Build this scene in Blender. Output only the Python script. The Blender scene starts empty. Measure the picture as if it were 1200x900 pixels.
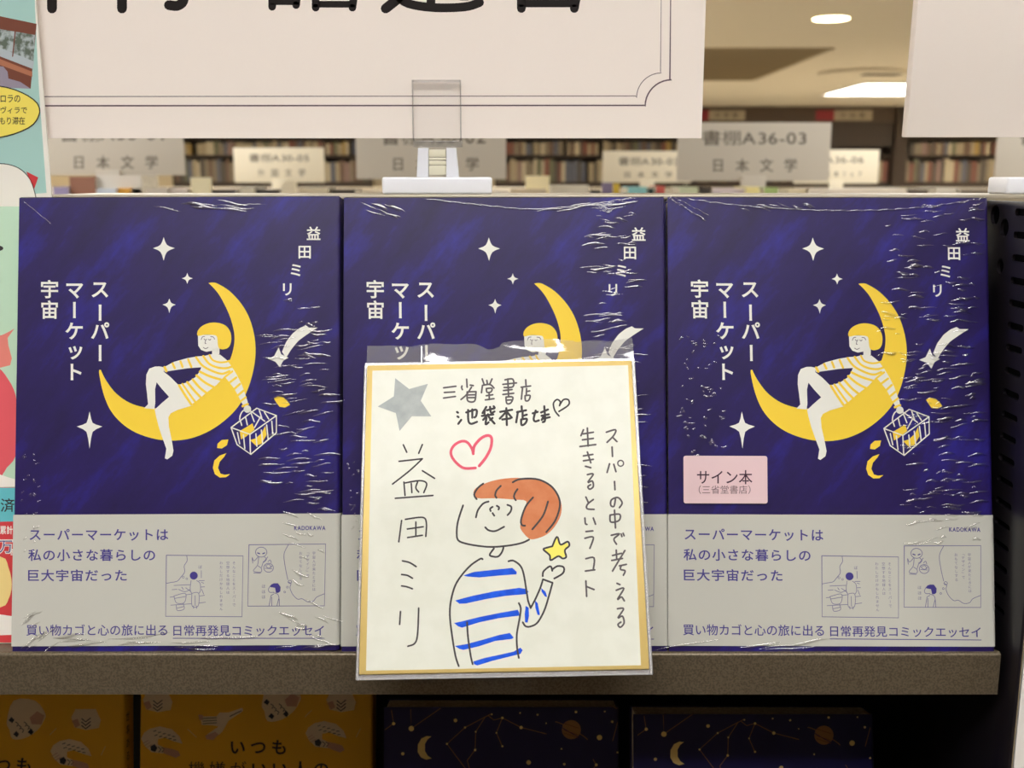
import bpy, bmesh, math, random
from mathutils import Vector, Matrix
from mathutils.geometry import tessellate_polygon
S = bpy.context.scene
COL = S.collection
# ------------------------------------------------------------------ camera, light, exposure
CAM_H, PITCH, F, CX, CY = 1.5, math.radians(10.9), 1250.0, 600.0, 450.0
EXPOSURE = 0.05
LAMP = 15.0
FAR_LAMP = 10.0
LAMP_RGB = (1.0, 0.98, 0.955)
cs, sn = math.cos(PITCH), math.sin(PITCH)
cd = bpy.data.cameras.new('camera')
cam = bpy.data.objects.new('camera', cd); COL.objects.link(cam)
cam.location = (0, 0, CAM_H); cam.rotation_euler = (math.pi/2 - PITCH, 0, 0)
cd.sensor_fit = 'HORIZONTAL'; cd.sensor_width = 36.0; cd.lens = 36.0*F/1200
cd.clip_start = 0.01; cd.clip_end = 100
cd.dof.use_dof = True; cd.dof.focus_distance = 0.486; cd.dof.aperture_fstop = cd.lens/2.5
S.camera = cam
S.view_settings.view_transform = 'Standard'; S.view_settings.look = 'None'
S.view_settings.exposure = EXPOSURE; S.view_settings.gamma = 1.0
S.view_settings.use_curve_mapping = False
S.cycles.use_denoising = True
S.cycles.max_bounces = 10; S.cycles.transparent_max_bounces = 16
S.cycles.sample_clamp_indirect = 4.0
wd = bpy.data.worlds.new('world'); S.world = wd; wd.use_nodes = True
wd.node_tree.nodes['Background'].inputs[0].default_value = (1, 0.93, 0.82, 1)
wd.node_tree.nodes['Background'].inputs[1].default_value = 0.02

# ------------------------------------------------------------------ helpers
def ray(px, py):
    x, u = (px-CX), (CY-py)
    return Vector((x, F*cs + u*sn, -F*sn + u*cs))
ORG = Vector((0, 0, CAM_H))
def atY(px, py, Y):
    d = ray(px, py); return ORG + d*(Y/d.y)
def atZ(px, py, z):
    d = ray(px, py); return ORG + d*((z-CAM_H)/d.z)
def atD(px, py, depth):
    return ORG + ray(px, py)*(depth/F)
def lin(c):
    c = c/255.0
    return c/12.92 if c <= 0.04045 else ((c+0.055)/1.055)**2.4
def rgb(*c): return (lin(c[0]), lin(c[1]), lin(c[2]), 1.0)

MATS = {}
def mat(name, col, rough=0.6, metal=0.0, coat=0.0, coat_rough=0.1, spec=0.5, wrap=False, grain=None, emit=None):
    if name in MATS: return MATS[name]
    m = bpy.data.materials.new(name); m.use_nodes = True; nt = m.node_tree
    b = nt.nodes['Principled BSDF']
    b.inputs['Base Color'].default_value = rgb(*col); b.inputs['Roughness'].default_value = rough
    b.inputs['Metallic'].default_value = metal; b.inputs['Specular IOR Level'].default_value = spec
    b.inputs['Coat Weight'].default_value = coat; b.inputs['Coat Roughness'].default_value = coat_rough
    if emit:
        b.inputs['Emission Color'].default_value = (*emit[0], 1); b.inputs['Emission Strength'].default_value = emit[1]
    if wrap or grain:
        tc = nt.nodes.new('ShaderNodeTexCoord'); mp = nt.nodes.new('ShaderNodeMapping')
        nt.links.new(tc.outputs['Object'], mp.inputs[0])
        nz = nt.nodes.new('ShaderNodeTexNoise'); nt.links.new(mp.outputs[0], nz.inputs['Vector'])
    if wrap:                       # taut clear film over a printed surface: a wavy gloss coat
        mp.inputs['Scale'].default_value = (1, 1, 4); nz.inputs['Scale'].default_value = 28; nz.inputs['Detail'].default_value = 3
        bp = nt.nodes.new('ShaderNodeBump'); bp.inputs['Strength'].default_value = 0.08; bp.inputs['Distance'].default_value = 0.002
        nt.links.new(nz.outputs['Fac'], bp.inputs['Height']); nt.links.new(bp.outputs[0], b.inputs['Coat Normal'])
    if grain:                      # (scale, second colour, lo, hi)
        nz.inputs['Scale'].default_value = grain[0]; nz.inputs['Detail'].default_value = 4
        rp = nt.nodes.new('ShaderNodeValToRGB'); rp.color_ramp.elements[0].position = grain[2]; rp.color_ramp.elements[1].position = grain[3]
        rp.color_ramp.elements[0].color = rgb(*col); rp.color_ramp.elements[1].color = rgb(*grain[1])
        nt.links.new(nz.outputs['Fac'], rp.inputs[0]); nt.links.new(rp.outputs[0], b.inputs['Base Color'])
    MATS[name] = m; return m
def film_mat(name, haze, gain=2.0, rough=0.06, tint=1.0):
    m = bpy.data.materials.new(name); m.use_nodes = True; nt = m.node_tree; nt.nodes.clear()
    out = nt.nodes.new('ShaderNodeOutputMaterial'); tr = nt.nodes.new('ShaderNodeBsdfTransparent')
    tr.inputs[0].default_value = (tint, tint, tint, 1)
    gl = nt.nodes.new('ShaderNodeBsdfGlossy'); gl.inputs['Roughness'].default_value = rough
    df = nt.nodes.new('ShaderNodeBsdfDiffuse'); df.inputs[0].default_value = (0.8, 0.8, 0.82, 1)
    lw = nt.nodes.new('ShaderNodeLayerWeight'); lw.inputs[0].default_value = 0.5
    pw = nt.nodes.new('ShaderNodeMath'); pw.operation = 'POWER'; pw.inputs[1].default_value = 5.0
    fr = nt.nodes.new('ShaderNodeMath'); fr.operation = 'MULTIPLY_ADD'; fr.inputs[1].default_value = 0.96; fr.inputs[2].default_value = 0.04
    nt.links.new(lw.outputs['Facing'], pw.inputs[0]); nt.links.new(pw.outputs[0], fr.inputs[0])
    mu = nt.nodes.new('ShaderNodeMath'); mu.operation = 'MULTIPLY'; mu.inputs[1].default_value = gain; mu.use_clamp = True
    m1 = nt.nodes.new('ShaderNodeMixShader'); m1.inputs[0].default_value = haze
    m2 = nt.nodes.new('ShaderNodeMixShader')
    L = nt.links.new
    L(fr.outputs[0], mu.inputs[0]); L(mu.outputs[0], m2.inputs[0])
    L(tr.outputs[0], m1.inputs[1]); L(df.outputs[0], m1.inputs[2])
    L(m1.outputs[0], m2.inputs[1]); L(gl.outputs[0], m2.inputs[2]); L(m2.outputs[0], out.inputs[0])
    MATS[name] = m; return m

def link(name, me, parent=None):
    o = bpy.data.objects.new(name, me); COL.objects.link(o)
    if parent is not None: o.parent = parent
    return o
def tag(o, label=None, cat=None, group=None, kind=None):
    if label: o['label'] = label
    if cat: o['category'] = cat
    if group: o['group'] = group
    if kind: o['kind'] = kind
    return o
def empty(name, loc, rot=(0, 0, 0)):
    o = bpy.data.objects.new(name, None); COL.objects.link(o); o.location = loc; o.rotation_euler = rot
    o.empty_display_size = 0.02
    return o

class MB:
    """collects geometry for one mesh; slots by material"""
    def __init__(s): s.v = []; s.f = []; s.mi = []; s.mats = []; s.sm = []
    def slot(s, m):
        if m not in s.mats: s.mats.append(m)
        return s.mats.index(m)
    def add(s, vs, fs, m, smooth=False):
        k = len(s.v); i = s.slot(m)
        s.v += [tuple(v) for v in vs]
        for f in fs: s.f.append([k+j for j in f]); s.mi.append(i); s.sm.append(smooth)
    def box(s, x0, x1, y0, y1, z0, z1, m, bev=0.0, seg=2):
        if bev <= 0:
            vs = [(x, y, z) for z in (z0, z1) for y in (y0, y1) for x in (x0, x1)]
            s.add(vs, [(0, 2, 3, 1), (4, 5, 7, 6), (0, 1, 5, 4), (2, 6, 7, 3), (0, 4, 6, 2), (1, 3, 7, 5)], m); return
        bm = bmesh.new(); bmesh.ops.create_cube(bm, size=1)
        for v in bm.verts: v.co = ((x0+x1)/2+v.co.x*(x1-x0), (y0+y1)/2+v.co.y*(y1-y0), (z0+z1)/2+v.co.z*(z1-z0))
        bmesh.ops.bevel(bm, geom=list(bm.edges), offset=bev, segments=seg, profile=0.5, affect='EDGES')
        bm.verts.index_update()
        s.add([v.co[:] for v in bm.verts], [[v.index for v in f.verts] for f in bm.faces], m, True); bm.free()
    def prism(s, poly, axis, a, b, m, smooth=False):
        """poly: 2D loop; axis 'x','y','z' extrusion from a to b"""
        def P(p, t): return {'x': (t, p[0], p[1]), 'y': (p[0], t, p[1]), 'z': (p[0], p[1], t)}[axis]
        n = len(poly); k = len(s.v); i = s.slot(m)
        tri = tessellate_polygon([[Vector((p[0], p[1], 0)) for p in poly]])
        s.add([P(p, a) for p in poly]+[P(p, b) for p in poly],
              [[j, (j+1) % n, n+(j+1) % n, n+j] for j in range(n)], m, smooth)
        s.add([P(p, a) for p in poly], tri, m); s.add([P(p, b) for p in poly], [t[::-1] for t in tri], m)
    def cyl(s, c, r, a, b, axis, m, n=24):
        s.prism([(c[0]+r*math.cos(2*math.pi*i/n), c[1]+r*math.sin(2*math.pi*i/n)) for i in range(n)], axis, a, b, m, True)
    def build(s, name, parent=None):
        me = bpy.data.meshes.new(name); me.from_pydata(s.v, [], s.f)
        for m in s.mats: me.materials.append(m)
        for p, i, q in zip(me.polygons, s.mi, s.sm): p.material_index = i; p.use_smooth = q
        bm = bmesh.new(); bm.from_mesh(me); bmesh.ops.recalc_face_normals(bm, faces=list(bm.faces)); bm.to_mesh(me); bm.free()
        if any(s.sm):
            try: me.set_sharp_from_angle(angle=math.radians(40))
            except Exception: pass
        return link(name, me, parent)

def zz(x0, y0, k, pts): return [(x0+p[0]/k, y0+p[1]/k) for p in pts]
def smooth(pts, closed=False, n=5):
    if len(pts) < 3: return list(pts)
    out = []; N = len(pts)
    rng = range(N if closed else N-1)
    for i in rng:
        if closed: p0, p1, p2, p3 = (pts[(i+j-1) % N] for j in range(4))
        else: p0, p1, p2, p3 = pts[max(i-1, 0)], pts[i], pts[i+1], pts[min(i+2, N-1)]
        for q in range(n):
            t = q/n
            out.append(tuple(0.5*((2*b)+(-a+c)*t+(2*a-5*b+4*c-d)*t*t+(-a+3*b-3*c+d)*t**3) for a, b, c, d in zip(p0, p1, p2, p3)))
    if not closed: out.append(pts[-1])
    return out

GLY = {}
def glyph(ch, off):
    if ch in '外棚機嫌がを': off = 0.0            # glyphs that fill badly when thickened
    key = (ch, off)
    if key in GLY: return GLY[key]
    if ch == '本':
        v, f = glyph('木', off); v = list(v); f = [list(q) for q in f]; h = 0.035+off
        for a, b in ((0.27, 0.455-off), (0.545+off, 0.73)):
            k = len(v); v += [(a, 0.13-h), (b, 0.13-h), (b, 0.13+h), (a, 0.13+h)]; f.append([k, k+1, k+2, k+3])
        GLY[key] = (v, f); return GLY[key]
    c = bpy.data.curves.new('tmp', 'FONT'); c.body = ch; c.size = 1; c.offset = off; c.resolution_u = 4
    o = bpy.data.objects.new('tmp', c); COL.objects.link(o)
    bpy.context.view_layer.update()
    me = bpy.data.meshes.new_from_object(o.evaluated_get(bpy.context.evaluated_depsgraph_get()))
    r = ([(v.co.x, v.co.y) for v in me.vertices], [list(p.vertices) for p in me.polygons])
    bpy.data.objects.remove(o); bpy.data.curves.remove(c); bpy.data.meshes.remove(me)
    GLY[key] = r; return r
def word(text, off, gap=0.0):
    """whole line as one point set, em units"""
    V = []; Fc = []; x = 0
    for ch in text:
        v, f = glyph(ch, off); k = len(V); V += [(a+x, b) for a, b in v]; Fc += [[k+i for i in q] for q in f]; x += (1 if ord(ch) > 0x2e7f else max(a for a, b in v)+0.07)+gap
    return V, Fc

LAYER = 4e-5
class Print:
    """ink on the local plane y = base of a parent; map() turns photo pixels into plane (u, v)"""
    def __init__(s, root, base=0.0, mapper=None):
        s.mb = MB(); s.base = base; s.root = root; s.k = 0
        if mapper: s.map = mapper
        else:
            M = root.matrix_basis.inverted(); o = M @ ORG
            def mp(px, py):
                d = M.to_3x3() @ ray(px, py); t = (s.base-o.y)/d.y; p = o+d*t; return (p.x, p.z)
            s.map = mp
    def y(s, layer): return s.base - LAYER*(1+layer)
    def poly(s, pts, m, layer=0, sm=False, n=5):
        if sm: pts = smooth(pts, True, n)
        q = [s.map(*p) for p in pts]
        tri = tessellate_polygon([[Vector((a, b, 0)) for a, b in q]])
        s.mb.add([(a, s.y(layer), b) for a, b in q], tri, m)
    def stroke(s, pts, w, m, layer=0, sm=True, taper=False, closed=False):
        """ribbon of w photo pixels with round ends"""
        if sm: pts = smooth(pts, closed, 5)
        if closed: pts = list(pts)+[pts[0]]
        y = s.y(layer); k = len(pts); vs = []; fs = []
        for i, p in enumerate(pts):
            a = pts[max(i-1, 0)]; b = pts[min(i+1, k-1)]
            dx, dy = b[0]-a[0], b[1]-a[1]; L = math.hypot(dx, dy) or 1
            h = w/2
            vs += [(p[0]-dy/L*h, p[1]+dx/L*h), (p[0]+dy/L*h, p[1]-dx/L*h)]
            if i: fs.append((2*i-2, 2*i-1, 2*i+1, 2*i))
        s.mb.add([(lambda q: (q[0], y, q[1]))(s.map(*v)) for v in vs], fs, m)
        if not closed:
            for p in (pts[0], pts[-1]): s.dot(p, w/2, m, layer+0.45, 10)
    def dot(s, p, r, m, layer=0, n=16, ry=None):
        q = [s.map(p[0]+r*math.cos(6.2832*i/n), p[1]+(ry or r)*math.sin(6.2832*i/n)) for i in range(n)]
        s.mb.add([(a, s.y(layer), b) for a, b in q], [list(range(n))], m)
    def ring(s, p, r, w, m, layer=0, ry=None):
        s.stroke([(p[0]+r*math.cos(6.2832*i/16), p[1]+(ry or r)*math.sin(6.2832*i/16)) for i in range(16)], w, m, layer, True, closed=True)
    def char(s, ch, c, em, m, layer=0, off=0.0, rot=0, sx=1.0):
        """one glyph, its em box centred on photo pixel c"""
        v, f = glyph(ch, off); q = []
        for a, b in v:
            a, b = (a-0.5)*em*sx, (b-0.38)*em
            if rot: a, b = b, -a
            q.append(s.map(c[0]+a, c[1]-b))
        s.mb.add([(a, s.y(layer), b) for a, b in q], f, m)
    def column(s, text, x, y0, pitch, em, m, layer=0, off=0.0):
        for i, ch in enumerate(text):
            c = (x, y0+i*pitch)
            if ch in 'ッャュョっゃゅょ': s.char(ch, (c[0]+em*.08, c[1]-em*.08), em, m, layer, off)
            else: s.char(ch, c, em, m, layer, off, rot=ch in 'ー「」（）')
    def line(s, text, x0, y0, x1, y1, m, layer=0, off=0.0, gap=0.0):
        """line of text whose ink box fills the photo box (x0, y0)-(x1, y1)"""
        v, f = word(text, off, gap)
        a0, a1 = min(p[0] for p in v), max(p[0] for p in v); b0, b1 = min(p[1] for p in v), max(p[1] for p in v)
        q = [s.map(x0+(p[0]-a0)/(a1-a0)*(x1-x0), y1-(p[1]-b0)/(b1-b0)*(y1-y0)) for p in v]
        s.mb.add([(a, s.y(layer), b) for a, b in q], f, m)
    def build(s, name, parent): return s.mb.build(name, parent)

# ------------------------------------------------------------------ materials
NAVY = mat('navy_cover', (42, 30, 112), 0.45, coat=0.35, coat_rough=0.12, wrap=True)
def _paint(m):
    nt = m.node_tree; b = nt.nodes['Principled BSDF']
    tc = nt.nodes.new('ShaderNodeTexCoord'); mp = nt.nodes.new('ShaderNodeMapping')
    mp.vector_type = 'TEXTURE'; mp.inputs['Rotation'].default_value = (0, math.radians(38), 0); mp.inputs['Scale'].default_value = (0.55, 1, 1.5)
    n1 = nt.nodes.new('ShaderNodeTexNoise'); n1.inputs['Scale'].default_value = 26; n1.inputs['Detail'].default_value = 7; n1.inputs['Roughness'].default_value = 0.65
    rp = nt.nodes.new('ShaderNodeValToRGB')
    e = rp.color_ramp.elements; e[0].position = 0.34; e[0].color = rgb(26, 11, 72); e[1].position = 0.74; e[1].color = rgb(40, 34, 150)
    k = e.new(0.52); k.color = rgb(33, 17, 90)
    nt.links.new(tc.outputs['Object'], mp.inputs[0]); nt.links.new(mp.outputs[0], n1.inputs['Vector'])
    nt.links.new(n1.outputs['Fac'], rp.inputs[0]); nt.links.new(rp.outputs[0], b.inputs['Base Color'])
_paint(NAVY)
WHITE_INK = mat('white_ink', (238, 238, 230), 0.5, coat=0.35, coat_rough=0.12, wrap=True)
YELLOW_INK = mat('yellow_ink', (250, 214, 62), 0.5, coat=0.35, coat_rough=0.12, wrap=True)
FACE_INK = mat('grey_line_ink', (110, 100, 110), 0.6)
OBI = mat('obi_paper', (199, 199, 190), 0.5, coat=0.35, coat_rough=0.12, wrap=True)
OBI_INK = mat('obi_ink', (66, 58, 138), 0.5, coat=0.35, coat_rough=0.12, wrap=True)
OBI_THIN = mat('obi_thin_ink', (112, 108, 150), 0.55)
OBI_PALE = mat('obi_pale_ink', (150, 146, 180), 0.55)
PAGES = mat('page_edges', (232, 224, 205), 0.8, grain=(400, (205, 196, 176), 0.4, 0.6))
FILM = film_mat('shrink_film', 0.0, 5.5, 0.15)
SLEEVE = film_mat('sleeve_film', 0.16, 2.6, 0.12)
RIM = film_mat('sleeve_rim_film', 0.22, 0.8, 0.3)
ACRYLIC = film_mat('clear_acrylic', 0.0, 0.3, 0.03, 0.995)
ACRYLIC_EDGE = film_mat('acrylic_edge', 0.06, 1.0, 0.1, 0.84)
# ------------------------------------------------------------------ the room
CEIL = CAM_H + 1.03
WALL = mat('wall_paint', (214, 200, 172), 0.8)
CEILM = mat('ceiling_paint', (214, 208, 196), 0.9)
FLOOR = mat('floor_vinyl', (206, 194, 170), 0.5, grain=(6, (196, 184, 160), 0.35, 0.65))
def struct(name, x0, x1, y0, y1, z0, z1, m, label):
    b = MB(); b.box(x0, x1, y0, y1, z0, z1, m); return tag(b.build(name), label, 'room', kind='structure')
RX, RY0, RY1 = 9.0, -4.5, 16.7
struct('floor', -RX, RX, RY0, RY1, -0.05, 0, FLOOR, 'pale vinyl floor of the shop')
struct('trim_2', -3.2, 3.2, -1.75, 0.45, 0, 0.006, mat('bounce_cut_strip', (118, 102, 86), 0.95), 'dark unseen floor strip added before the bookshelf to cut bounced light')  # unseen dark strip, added so the floor throws less light onto the lower shelf
struct('ceiling', -RX, RX, RY0, RY1, CEIL, CEIL+0.05, CEILM, 'tan painted ceiling of the shop above the bookcases')
struct('wall_back', -RX-.1, RX+.1, RY1, RY1+.1, 0, CEIL, WALL, 'cream wall behind the far bookcases')
struct('wall_front', -RX-.1, RX+.1, RY0-.1, RY0, 0, CEIL, WALL, 'cream wall behind the viewer')
struct('wall_left', -RX-.1, -RX, RY0, RY1, 0, CEIL, WALL, 'cream side wall on the card side')
struct('wall_right', RX, RX+.1, RY0, RY1, 0, CEIL, WALL, 'cream side wall on the pegboard side')

LIGHT = mat('lamp_diffuser', (255, 250, 240), 0.5, emit=(LAMP_RGB, LAMP))
LAMPF = mat('lamp_frame', (225, 222, 215), 0.5)
LIGHT2 = mat('far_lamp_diffuser', (255, 250, 240), 0.5, emit=((1, .95, .86), FAR_LAMP))
def ceiling_panel(x, y, w, d, label, group, m=LIGHT):
    r = tag(empty('ceiling_light', (x, y, CEIL)), label, 'ceiling light', group)
    b = MB(); b.box(-w/2, w/2, -d/2, d/2, -0.012, -0.002, m, 0.003); b.build('diffuser', r)
    b = MB(); t = 0.02
    b.box(-w/2-t, w/2+t, -d/2-t, -d/2, -0.018, 0, LAMPF); b.box(-w/2-t, w/2+t, d/2, d/2+t, -0.018, 0, LAMPF)
    b.box(-w/2-t, -w/2, -d/2, d/2, -0.018, 0, LAMPF); b.box(w/2, w/2+t, -d/2, d/2, -0.018, 0, LAMPF); b.build('frame', r)
    return r
p = atZ(1050, 104, CEIL)
ceiling_panel(p.x, p.y, 1.25, 1.6, 'square bright ceiling panel light partly behind the blank white board', 'far ceiling lights', LIGHT2)
for i, y in enumerate((-0.55, 1.6, 3.6, 5.6)):
    for x in ((-2.6, 0.0, 2.6), (-4.8, -1.8, 1.8, 4.8), (-4.8, -1.8, 1.8, 4.8), (-4.8, -1.8, 1.8, 4.8))[i]:
        ceiling_panel(x, y, 1.25, 0.5, 'rectangular ceiling panel light over the shop aisles', 'rectangular aisle lights')
for y in (7.2, 9.2, 11.2, 13.2):  # added panels, kept out of view, to brighten the far ceiling
    for x in (-7.2, -4.8, -2.4, 0.0, 0.62*y-1.0, 7.6):
        if 0.43*y+.7 < x or x < 0.1*y:
            ceiling_panel(x, y, 1.25, 0.9, 'unseen wide panel light added to brighten the far ceiling', 'added unseen far panel lights', LIGHT2)
p = atZ(974, 21, CEIL)
r = tag(empty('downlight', (p.x, p.y, CEIL)), 'round glowing recessed downlight in the tan ceiling', 'ceiling light')
b = MB(); b.cyl((0, 0), 0.115, -0.008, -0.002, 'z', mat('downlight_glow', (255, 240, 190), .5, emit=((1, .86, .5), 14))); b.build('diffuser', r)
b = MB()
b.prism([(0.118*math.cos(i*.2618), 0.118*math.sin(i*.2618)) for i in range(24)], 'z', -0.006, 0, LAMPF); b.build('rim', r)
VENT = mat('vent_grey', (150, 136, 112), 0.7); DARK = mat('dark_slot', (60, 50, 38), 0.8)
a0 = atZ(976, 56, CEIL); a1 = atZ(888, 93, CEIL)
r = tag(empty('ceiling_vent', ((a0.x+a1.x)/2-1.2, (a0.y+a1.y)/2, CEIL)), 'grey square louvred air grille in the tan ceiling', 'ceiling vent')
b = MB(); w2, d2 = 1.2, (a1.y-a0.y)/2
b.box(-w2, w2, -d2, d2, -0.01, 0, VENT); b.build('frame', r)
for i in range(16):
    b = MB(); yy = -d2+0.1+(2*d2-.2)*i/15; b.box(-w2+.06, w2-.06, yy-.02, yy+.02, -0.022, -0.0101, VENT); b.build('slat', r)
p = atZ(1010, 84, CEIL)
r = tag(empty('ceiling_diffuser', (p.x, p.y, CEIL)), 'round tan ceiling air diffuser with a dark slot', 'ceiling vent')
b = MB(); b.cyl((0, 0), 0.42, -0.03, 0, 'z', CEILM, 32); b.build('disc', r)
b = MB(); b.box(0.0, 0.36, -0.12, 0.06, -0.034, -0.0301, DARK); b.build('slot', r)

# ------------------------------------------------------------------ the bookshelf that carries the display
LEAN = math.radians(13.3)
p = atD(600, 763, 0.488); BY, BZ = p.y, p.z                # where the upper books meet the shelf
SHY = BY - 0.0022                                          # front edge of the shelf
METAL = mat('taupe_shelf_metal', (114, 102, 84), 0.38, metal=0.35, grain=(1100, (93, 83, 66), 0.42, 0.6))
BLACK = mat('black_panel_metal', (24, 20, 25), 0.36, coat=0.12, coat_rough=0.2)
BLACKM = mat('black_matt', (14, 13, 13), 0.7)
RAILM = mat('grey_rail', (176, 168, 152), 0.4, metal=0.3)
shelf = tag(empty('bookshelf', (0, 0, 0)), 'taupe metal bookshelf with black perforated side carrying the navy books', 'bookshelf')
SX0, SX1 = -0.62, 0.2228
TL_ = math.tan(LEAN)
def display_board(y0, z, lip, slope):
    """shelf with a rounded front lip whose top falls back square to the leaning books"""
    r = 0.0018; pts = [(y0, z-lip)]+[(y0+r-r*math.cos(i*math.pi/10), z-r+r*math.sin(i*math.pi/10)) for i in range(6)]
    pts += [(y0+slope, z-(slope-r)*TL_), (y0+0.33, z-(slope-r)*TL_), (y0+0.33, z-lip)]
    b = MB(); b.prism(pts, 'x', SX0, SX1, METAL, True); return b.build('shelf_board', shelf)
display_board(SHY, BZ, 0.0203, 0.036)
zl = BZ - 0.2492; SHL = SHY+0.01
display_board(SHL, zl, 0.045, 0.115)
b = MB(); b.box(SX0, SX1, SHY, SHY+0.33, 0.0, 0.12, METAL, 0.002); b.build('plinth', shelf)
b = MB(); b.box(SX0, 0.2286, SHY+0.332, SHY+0.345, 0.0, CAM_H-0.012, BLACKM); b.build('back_panel', shelf)
RZ = CAM_H - 0.0075
b = MB(); b.box(atY(61, 228, 0.5195).x, 0.55, 0.5195, 0.575, RZ-0.0022, RZ, RAILM, 0.0008); b.build('top_rail', shelf)
b = MB(); b.box(SX0, 0.2255, 0.576, SHY+0.331, RZ-0.034, RZ-0.03, BLACKM); b.build('light_stop_panel', shelf)  # hidden sheet added to stop overhead light reaching the side panel
# sloping rest behind the upper books
b = MB(); h = RZ-0.0025-BZ
t = math.tan(LEAN); yb = BY + 0.0148/math.cos(LEAN)
b.prism([(yb+0.0008-t*.003, BZ-0.003), (yb+0.0028-t*.003, BZ-0.003), (yb+0.0028+t*h*.985, BZ+h*.985), (yb+0.0008+t*h*.985, BZ+h*.985)], 'x', -0.229, SX1-0.002, BLACKM); b.build('sloping_rest', shelf)
# right side panel with slots and screw holes: real openings cut through 1.6 mm steel, dark lining behind
PX = 0.2262
HOLES = []      # (y, z, half length, half height, round)
for py in (249, 276, 303, 330, 356.5, 383, 409, 436, 462, 488, 513.5, 539, 564.5, 590, 614.5, 639, 664, 688, 712):
    xm = 1199-(py-249)*(23.0/341)
    dpt = F*PX/(xm-600); w = atD(xm, py, dpt); HOLES.append((w.y, w.z, 0.0078, 0.0016, False))
for px, py, ry in ((1166, 252, 11), (1177, 267, 10), (1172, 312, 8)):
    dpt = F*PX/(px-600); w = atD(px, py, dpt); HOLES.append((w.y, w.z, 0.0042*ry/10, 0.0042*ry/10, True))
side = MB()
y0s, y1s, z0s, z1s = 0.4445, SHY+0.3315, 0.0, RZ-0.0026
side.box(PX, PX+0.0016, y0s, y1s, z0s, z1s, BLACK, 0.0004)
sp = side.build('side_panel', shelf)
lip = MB(); SLOT = mat('slot_dark', (4, 4, 5), 0.9, spec=0.1); EDGE = mat('slot_edge', (74, 70, 70), 0.3, metal=0.6)
def capsule(y, z, hl, hh, rd, grow=0.0, n=8):
    if rd: return [(y+(hl+grow)*math.cos(6.2832*i/20), z+(hh+grow)*math.sin(6.2832*i/20)) for i in range(20)]
    out = []
    for sgn in (1, -1):
        for i in range(n+1):
            a = -math.pi/2+math.pi*i/n
            out.append((y+sgn*((hl-hh)+(hh+grow)*math.cos(a)), z+sgn*(hh+grow)*math.sin(a)))
    return out
cut = MB()
for hl in HOLES: cut.prism(capsule(*hl), 'x', PX-0.001, PX+0.003, EDGE)
co = cut.build('cutter')
md = sp.modifiers.new('slots', 'BOOLEAN'); md.object = co; md.operation = 'DIFFERENCE'; md.solver = 'EXACT'
bpy.context.view_layer.update()
me = bpy.data.meshes.new_from_object(sp.evaluated_get(bpy.context.evaluated_depsgraph_get()))
sp.modifiers.clear(); sp.data = me; me.name = 'side_panel'
bpy.data.objects.remove(co)
b = MB(); b.box(PX+0.0017, PX+0.003, y0s+0.003, y1s, z0s, z1s, SLOT); b.build('panel_lining', shelf)
b = MB()
for k, z in enumerate((BZ-0.006, BZ-0.014)): b.cyl((SHY+0.016, z), 0.002, PX-0.0006, PX, 'x', EDGE, 12)
b.build('bolt', shelf)
# white card on the next bay, seen past the black side
b = MB(); b.box(0.2296, 0.42, 0.4462, 0.4474, BZ-0.25, CAM_H-0.01, mat('white_card', (246, 243, 236), 0.6)); 
tag(b.build('shelf_card'), 'plain white card standing past the black perforated side panel', 'card')

# ------------------------------------------------------------------ a navy comic essay book
BW, BH, BD = 0.1494, 0.2094, 0.0148
def sleeve_profile(w, d, t, r=0.0018, n=5):
    """plan of a folded cover: open on the fore edge at x = 0, spine on x = w"""
    def arc(cx, cy, rr, a0, a1): return [(cx+rr*math.cos(a0+(a1-a0)*i/n), cy+rr*math.sin(a0+(a1-a0)*i/n)) for i in range(n+1)]
    o = [(0, 0)]+arc(w-r, r, r, -math.pi/2, 0)+arc(w-r, d-r, r, 0, math.pi/2)+[(0, d)]
    ri = r-t
    i_ = [(0, d-t)]+arc(w-r, d-r, ri, math.pi/2, 0)+arc(w-r, r, ri, 0, -math.pi/2)+[(0, t)]
    return o+i_
def star4(p, c, up, dn, l, r, m, layer, k=0.30):
    x, y = c; q = []
    for (dx, dy) in ((0, -up), (r, 0), (0, dn), (-l, 0)): q.append((x+dx, y+dy))
    pts = []
    for i in range(4):
        a, b_ = q[i], q[(i+1) % 4]
        m_ = (x+(a[0]+b_[0]-2*x)*k, y+(a[1]+b_[1]-2*y)*k)
        pts += [a, ((a[0]+m_[0])/2+(x-a[0])*.10, (a[1]+m_[1])/2+(y-a[1])*.10), m_, ((b_[0]+m_[0])/2+(x-b_[0])*.10, (b_[1]+m_[1])/2+(y-b_[1])*.10)]
    p.poly(pts, m, layer)
def make_book():
    r = empty('book', (0, 0, 0), (-LEAN, 0, math.radians(0)))
    c = MB(); c.prism(sleeve_profile(BW, BD, 0.0006), 'z', 0, BH, NAVY, True); cover = c.build('cover', r)
    c = MB(); c.box(0.0012, BW-0.0012, 0.0008, BD-0.0008, 0.0006, BH-0.0006, PAGES); c.build('page_block', r)
    return r, cover
book1, cover1 = make_book()
bl = atD(600, 763, 0.488)
def set_book(o, px_left_top, px_left_bot, roll=0.0):
    depth_b = 0.488
    x = (px_left_bot-600)/F*depth_b
    o.rotation_mode = 'XYZ'
    o.matrix_basis = Matrix.Translation((x, BY, BZ-0.0003)) @ Matrix.Rotation(-LEAN, 4, 'X') @ Matrix.Rotation(roll, 4, 'Y')
set_book(book1, 22.5, 14.5, math.radians(-0.25))
bpy.context.view_layer.update()
N = lambda pts: zz(90, 310, 3.4615, pts)
M5 = lambda pts: zz(160, 360, 5.0, pts)
Q = lambda pts: zz(0, 210, 2.857, pts)
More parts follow.
